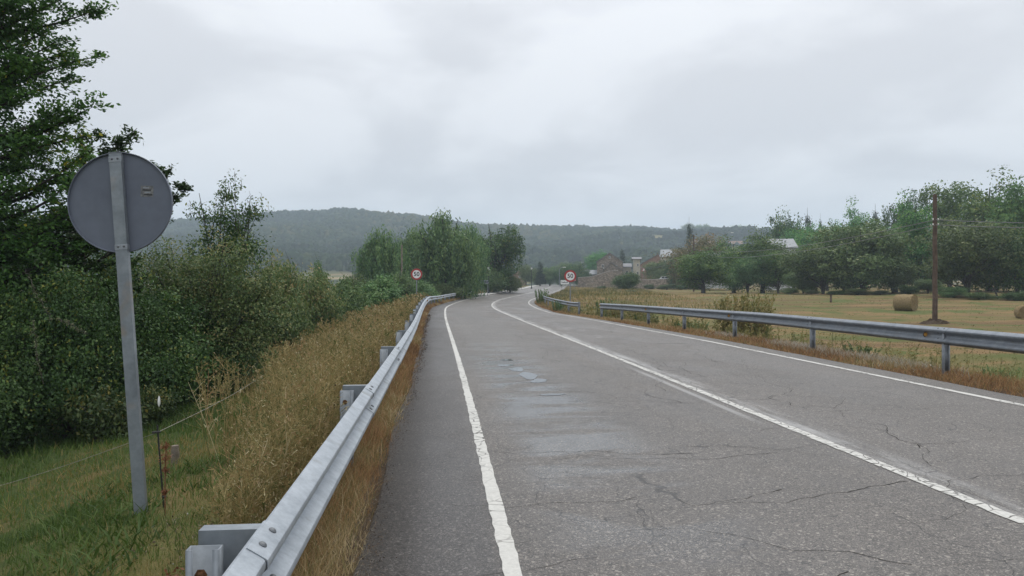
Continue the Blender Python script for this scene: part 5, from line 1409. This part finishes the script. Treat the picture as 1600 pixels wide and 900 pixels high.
rnd = np.repeat(np.clip(r_.normal(.45, .25, n) + vnoise(x / 60, y / 60, 41) * .7 + vnoise(x / 170, y / 170, 42) * .5, 0, 1), len(IV))
hf = mesh_obj('hill_forest', mk_mesh('hill_forest', V.reshape(-1, 3), [F], {'rnd': rnd}, M['wood'], True))
stuff(hf, 'misty oak wood covering the whole hillside behind', 'forest')
# single trees on the ridge by the hilltop house
for lab, p, hw, yt in (('tallest round tree on the misty ridge above the far pole', 1076, 11, 348), ('pine-like tree on the ridge left of the hilltop house', 1092, 8, 350), ('round tree on the ridge right of the hilltop house', 1104, 7, 349), ('broad misty tree on the ridge by the second house', 1160, 16, 351)):
    d = 1000; tree('round', lab, p, hw, yt, d, p, 'ridge_tree', zbase=pz(368, d), group='trees on the ridge')
# ================================================================== grasses
def blades(base, h, wd, lean, rnd, r_, segs=2):
    """tapered bent blades; base (n,3), h, wd, lean arrays"""
    n = len(base); a = r_.random(n) * 2 * np.pi
    side = np.stack([np.cos(a), np.sin(a), np.zeros(n)], -1)
    b = r_.random(n) * 2 * np.pi; dirn = np.stack([np.cos(b), np.sin(b), np.zeros(n)], -1)
    V = []
    for i in range(segs + 1):
        u = i / segs
        c = base + dirn * (lean * h * u ** 1.7)[:, None] + np.array([0, 0, 1.0]) * (h * (u - .25 * np.clip(lean, 0, 1.5) * u ** 2))[:, None]
        if i < segs:
            w_ = (wd * (1 - .75 * u))[:, None]; V += [c - side * w_ / 2, c + side * w_ / 2]
        else: V.append(c)
    k_ = len(V); V = np.stack(V, 1).reshape(-1, 3); o = (np.arange(n) * k_)[:, None]
    Q = [o + np.array([[2 * i, 2 * i + 1, 2 * i + 3, 2 * i + 2]]) for i in range(segs - 1)]
    T = o + np.array([[k_ - 3, k_ - 2, k_ - 1]])
    return V, (np.concatenate(Q) if Q else np.zeros((0, 4), int)), T, np.repeat(rnd, k_)
def on_ground(s, t):
    p = rp(s, t, 0); p[:, 2] = terrain(p[:, 0], p[:, 1]) - .015; return p
def field_of(name, label, s, t, h, wd, lean, rnd, mat, r_, segs=2, cat='grass', base=None):
    B = on_ground(s, t) if base is None else base
    V, Q, T, rn = blades(B, h, wd, lean, rnd, r_, segs)
    o = mesh_obj(name, mk_mesh(name, V, [Q, T], {'rnd': rn}, M[mat])); return stuff(o, label, cat)
def logu(r_, a, b, n): return np.exp(r_.uniform(math.log(a), math.log(b), n))
def patch(s, t, sc_, seed): return vnoise(s * sc_ + 11, t * sc_ * 1.5 + 30, seed) + .5 * vnoise(s * sc_ * 2.7, t * sc_ * 3 + 9, seed + 1)

r_ = np.random.default_rng(50)
# orange strip between asphalt and left guardrail
n = 52000; s = logu(r_, 2.0, 95, n); t = -4.41 - .62 * r_.random(n) ** .8 + vnoise(s * .7, s * 0, 3) * .12
keep = (t < -4.36) & ((t < -4.56) | (r_.random(n) < .55)); s, t = s[keep], t[keep]; n = len(s); pt = patch(s, t, .6, 60)
field_of('verge_grass', 'orange-brown dry grass strip under the left guardrail', s, t, r_.uniform(.06, .26, n) * np.clip((-t - 4.35) * 2.4 + .45, .4, 1.2), np.maximum(.0035, .00075 * s) * r_.uniform(.7, 1.4, n),
         r_.uniform(.2, 1.1, n), np.clip(.40 + pt * .9 + r_.normal(0, .2, n), 0, 1), 'verge', r_)
# tall dry grass on the bank
n = 30000; s = logu(r_, 1.9, 80, n); wdt = np.interp(s, [2, 3, 4, 5.5, 7, 8.5, 12, 20, 40], [.05, .08, .14, .26, .45, .75, 1.4, 2.3, 3.8]) * np.where(r_.random(n) < .14, 1.7, 1); t = -4.98 - wdt * r_.random(n) ** .85
pt = patch(s, t, .5, 62); keep = pt + r_.normal(0, .3, n) > -.2; s, t, pt = s[keep], t[keep], pt[keep]; n = len(s)
hh = .12 + .62 * r_.random(n) ** 1.6; hh = hh * np.interp(s, [2, 4, 6, 9, 40], [.3, .5, .8, 1.1, 1.25]) * (1 + pt * .5)
field_of('bank_grass', 'tall dry yellow and brown grass on the bank left of the guardrail', s, t, hh, np.maximum(.0035, .0008 * s) * r_.uniform(.6, 1.4, n),
         np.minimum(np.abs(r_.normal(.3, .35, n)), np.interp(s, [3, 8], [.35, 2])), np.clip(.27 + pt * .8 + r_.normal(0, .24, n), 0, 1), 'straw', r_, 3)
# fuzz of seed heads over the bank
def stalks(name, label, s, t, hlo, hhi, mat, r_, twigs=7, wmin=.0035, head=.0, cat='weeds'):
    B = on_ground(s, t); L = []; hv = []; 
    n = len(s); h = r_.uniform(hlo, hhi, n) * np.interp(s, [4, 7], [.65, 1]); V = []; F = []; rn = []; b = 0
    def seg(p0, p1, w0, w1, rr_):
        nonlocal b
        d = p1 - p0; sd = np.cross(d, np.array([.37, -.9, .2])); sd /= np.linalg.norm(sd, axis=1, keepdims=True) + 1e-9
        v = np.stack([p0 - sd * w0[:, None] / 2, p0 + sd * w0[:, None] / 2, p1 + sd * w1[:, None] / 2, p1 - sd * w1[:, None] / 2], 1).reshape(-1, 3)
        V.append(v); F.append(np.arange(len(v)).reshape(-1, 4) + b); b += len(v); rn.append(np.repeat(rr_, 4))
    rr_ = np.clip(r_.normal(.45, .25, n), 0, 1); wd = np.maximum(wmin, .0009 * s)
    ln = r_.normal(0, .16, (n, 2)) * np.interp(s, [4, 9], [.5, 1])[:, None]; top = B + np.stack([ln[:, 0] * h, ln[:, 1] * h, h], -1)
    mid = (B + top) / 2 + r_.normal(0, .015, (n, 3)); seg(B, mid, wd, wd * .8, rr_); seg(mid, top, wd * .8, wd * .5, rr_)
    for q_ in range(twigs):
        u = r_.uniform(.35, .98, n)[:, None]; p0 = B + (top - B) * u
        d = np.stack([r_.normal(0, 1, n), r_.normal(0, 1, n), r_.uniform(.4, 1.6, n)], -1); d /= np.linalg.norm(d, axis=1, keepdims=True)
        p1 = p0 + d * (h * r_.uniform(.10, .28, n))[:, None]; seg(p0, p1, wd * .6, wd * .35, rr_)
        if head:
            for _ in range(2):
                e_ = p0 + (p1 - p0) * r_.uniform(.5, 1.1, n)[:, None]; d2 = r_.normal(0, 1, (n, 3)); d2 /= np.linalg.norm(d2, axis=1, keepdims=True)
                seg(e_, e_ + d2 * (head * r_.uniform(.5, 1.3, n) * np.maximum(1, s / 12))[:, None], wd * 1.3, wd * .7, np.clip(rr_ + r_.normal(0, .2, n), 0, 1))
    o = mesh_obj(name, mk_mesh(name, np.concatenate(V), [np.concatenate(F)], {'rnd': np.concatenate(rn)}, M[mat])); return stuff(o, label, cat)
n = 4600; s = logu(r_, 4.2, 60, n); t = -5.0 - np.interp(s, [2, 3, 4, 5.5, 7, 8.5, 12, 20, 40], [.05, .1, .13, .2, .36, .75, 1.5, 2.5, 4.0]) * r_.random(n) * np.where(r_.random(n) < .12, np.interp(s, [5, 9], [1, 1.9]), 1)
stalks('dry_weeds', 'branching dead weed stalks rising above the bank grass', s, t, .35, 1.0, 'straw', r_, 9, .0045, .03)
n = 24000; s = logu(r_, 2.6, 40, n); t = -5.0 - np.interp(s, [2, 5, 7, 10, 40], [.08, .22, .5, 1.4, 4]) * r_.random(n); keep = patch(s, t, .7, 76) > -.12; s, t = s[keep], t[keep]; n = len(s)
field_of('bank_grass', 'green tufts growing through the dry bank grass', s, t, r_.uniform(.12, .42, n), np.maximum(.005, .001 * s) * r_.uniform(.7, 1.4, n), np.abs(r_.normal(.4, .35, n)), np.clip(r_.normal(.55, .28, n), 0, 1), 'meadow', r_, 3)
# meadow
n = 90000; s = logu(r_, 2.6, 26, n); t = -4.95 - np.interp(s, [2, 3, 4, 5.5, 8, 12, 20, 40], [0, .0, .05, .15, .4, .9, 1.8, 3.0]) - r_.random(n) * np.interp(s, [2, 8, 26], [4, 8.5, 10])
pt = patch(s, t, .45, 64)
field_of('meadow_grass', 'short green meadow grass below the bank', s, t, r_.uniform(.04, .15, n) * (1 + .6 * (pt > .2)) * np.interp(s, [2, 10], [.8, 1.15]), np.maximum(.004, .00095 * s) * r_.uniform(.7, 1.5, n),
         np.abs(r_.normal(.5, .4, n)), np.clip(.54 - pt * .95 + r_.normal(0, .22, n), 0, 1), 'meadow', r_)
n = 2500; s = r_.uniform(4, 9, n); t = -6.0 - 1.8 * r_.random(n); keep = patch(s, t, .8, 66) > -.1; s, t = s[keep], t[keep]; n = len(s)
field_of('meadow_herbs', 'broad leafy herbs in the grass round the sign foot', s, t, r_.uniform(.05, .2, n), r_.uniform(.012, .03, n), r_.uniform(.5, 1.5, n), np.clip(r_.normal(.3, .18, n), 0, 1), 'meadow', r_)
# right verge
n = 42000; s = logu(r_, 7, 105, n); t = 4.16 + 1.55 * r_.random(n) ** 1.15 + vnoise(s * .5, s * 0 + 5, 4) * .2
pt = patch(s, t, .5, 68); keep = t > 4.08; s, t, pt = s[keep], t[keep], pt[keep]; n = len(s)
field_of('verge_grass', 'orange-brown dry grass strip along the right asphalt edge', s, t, r_.uniform(.04, .17, n) * np.interp(t, [4.1, 4.5, 5.6], [.6, 1, 1.4]), np.maximum(.005, .0008 * s) * r_.uniform(.7, 1.4, n),
         r_.uniform(.2, 1.1, n), np.clip(.36 + pt * .6 + r_.normal(0, .2, n) + np.interp(t, [4.6, 5.8], [0, .22]), 0, 1), 'verge', r_)
n = 520; s = logu(r_, 9, 60, n); t = 5.2 + 2.6 * r_.random(n)
stalks('dry_weeds', 'scattered thin weeds behind the right guardrail', s, t, .2, .6, 'leaf_herb', r_, 7, .004, .03)
n = 1600; s = np.concatenate([r_.normal(18.3, .8, n), r_.normal(14.8, .9, n), r_.normal(23.0, .6, n // 2)]); t = 5.3 + .45 * r_.normal(0, .5, len(s)); n = len(s)
field_of('dead_plants', 'pale bleached dead plants behind the right verge grass', s, t, r_.uniform(.06, .25, n), r_.uniform(.008, .02, n), r_.uniform(.2, 1.2, n), r_.random(n), 'pale_dead', r_, 2, 'plants')
# stubble on the mown field
n = 45000; s = logu(r_, 9, 110, n); t = 6.0 + np.exp(r_.uniform(math.log(1), math.log(62), n)) - 1
pt = patch(s, t, .12, 70) + .5 * patch(s * .3, t * 1.5, .5, 72)
field_of('field_stubble', 'mown yellow-green stubble of the right field', s, t, r_.uniform(.02, .07, n) * np.interp(t, [6, 8, 12], [2.2, 1.2, 1]), np.maximum(.008, .0011 * s) * r_.uniform(.7, 1.5, n), r_.uniform(.3, 1.3, n),
         np.clip(.5 + pt * .6 + r_.normal(0, .2, n), 0, 1), 'stubble', r_)
# inside of the bend: reddish and green rough grass round the right 50 sign
n = 16000; s = r_.uniform(48, 190, n); t = 4.6 + 16 * r_.random(n) ** 1.4
pt = patch(s, t, .10, 74)
field_of('rough_grass', 'rough reddish and green grass inside the bend round the 50 sign', s, t, r_.uniform(.15, .5, n) * np.interp(s, [50, 150], [1, 1.4]), np.maximum(.03, .0007 * s) * r_.uniform(.7, 1.4, n), r_.uniform(.2, 1, n),
         np.clip(.30 + pt * .9 + r_.normal(0, .2, n), 0, 1), 'straw', r_)
# far left verge beyond the guardrail
n = 9000; s = r_.uniform(70, 200, n); t = -5.7 - 9 * r_.random(n) ** 1.3
field_of('rough_grass', 'tan rough grass behind the far kerb', s, t, r_.uniform(.2, .6, n), r_.uniform(.05, .1, n), r_.uniform(.2, 1, n), np.clip(r_.normal(.5, .25, n), 0, 1), 'straw', r_)
# litter and grit along the ragged left asphalt edge
n = 7000; s = logu(r_, 2.2, 40, n); t = -4.40 + r_.normal(0, .055, n) + vnoise(s * .7, s * 0, 3) * .1
B = rp(s, t, .006); 
V, F = quads_from(B, r_.normal(0, .5, (n, 3)) + np.array([0, 0, 1.]), np.maximum(.010, .0012 * s) * r_.uniform(.5, 1.6, n), np.maximum(.006, .0008 * s) * r_.uniform(.5, 1.5, n), r_)
V[:, 2] += .004
stuff(mesh_obj('litter', mk_mesh('litter', V, [F], {'rnd': np.repeat(r_.random(n), 4)}, M['litter'])), 'dark leaf litter and grit along the left asphalt edge', 'litter')

n = 5000; s = logu(r_, 2.2, 6.5, n); t = -5.0 - r_.random(n) ** 1.3 * 1.2; keep = patch(s, t, .9, 78) > -.15; s, t = s[keep], t[keep]; n = len(s)
B = on_ground(s, t) + np.array([0, 0, .022])
V, F = quads_from(B, r_.normal(0, .5, (n, 3)) + np.array([0, 0, 1.]), r_.uniform(.01, .05, n), r_.uniform(.004, .012, n), r_)
stuff(mesh_obj('litter', mk_mesh('litter', V, [F], {'rnd': np.repeat(r_.random(n), 4)}, M['litter'])), 'dead stalks and stones on the ground beside the nearest guardrail post', 'litter')
# dark brown seed heads standing out of the bank grass
n = 130; s = logu(r_, 4, 30, n); t = -5.03 - np.interp(s, [4, 7, 10, 30], [.06, .2, .7, 2.2]) * r_.random(n); B = on_ground(s, t); B[:, 2] += r_.uniform(.3, .55, n) * np.interp(s, [4, 8], [.7, 1.1])
j_ = np.repeat(np.arange(n), 14); c = B[j_] + r_.normal(0, .018, (len(j_), 3))
V, F = quads_from(c, r_.normal(size=(len(j_), 3)), r_.uniform(.015, .045, len(j_)), r_.uniform(.01, .025, len(j_)), r_)
stuff(mesh_obj('seed_heads', mk_mesh('seed_heads', V, [F], {'rnd': np.repeat(r_.uniform(0, .6, len(j_)), 4)}, M['litter'])), 'dark brown seed heads dotted over the bank grass', 'weeds')
# single dried plants near the camera
M['rusty_stem'] = surf('rust_coloured_stem', (.12, .05, .025), (.22, .10, .055), 30, .85, .2)
def dead_stem(label, p, d, pts, heads):
    x, y, z = ground_at(p, d); g = thing('dead_weed', label, 'plant', (x, y, z))
    MB().tube(pts, [.005] + [.004] * (len(pts) - 1), 6).obj('stem', M['rusty_stem'], g)
    rr_ = np.random.default_rng(int(p)); 
    for (hx, hy, hz2, hr) in heads:
        c = rr_.normal(0, hr * .55, (90, 3)); v, f = quads_from(c, rr_.normal(size=(90, 3)), rr_.uniform(.01, .03, 90), rr_.uniform(.006, .015, 90), rr_)
        mesh_obj('seed_head', mk_mesh('seed_head', v, [f], {'rnd': np.repeat(rr_.uniform(.4, .95, 90), 4)}, M['rust_seed']), g, (hx, hy, hz2))
M['rust_seed'] = leaf_mat('rusty_seed_heads', [(0, (.09, .035, .018)), (1, (.24, .10, .05))], .2, 0)
dead_stem('rust coloured dead dock stalk beside the black stake', 258, 6.2, [(0, 0, 0), (.0, 0, .3), (.01, .0, .62)], [(.008, 0, .58, .03), (.006, 0, .48, .035), (.004, 0, .38, .03), (0, 0, .2, .02)])
dead_stem('drooping reddish dead stem in front of the nearest guardrail post', 262, 3.3, [(-.02, .2, .1), (-.02, .1, .42), (.03, 0, .38), (.07, -.1, .2), (.10, -.14, .10)], [(.10, -.15, .09, .03), (-.02, .1, .40, .035)])

# ================================================================== misty air
m, t_ = new_mat('haze_air'); k = N(t_)
vp = k.n('ShaderNodeVolumePrincipled'); vp.inputs['Color'].default_value = (.74, .87, 1.0, 1); vp.inputs['Density'].default_value = .00050; vp.inputs['Anisotropy'].default_value = .1
mo = k.n('ShaderNodeOutputMaterial'); t_.links.new(vp.outputs[0], mo.inputs['Volume'])
hz_ = MB().box((0, 250, 120), (5400, 5400, 252)).obj('haze', m)
hz_['kind'] = 'stuff'; hz_['label'] = 'thin grey mist filling the valley air'; hz_['category'] = 'haze'
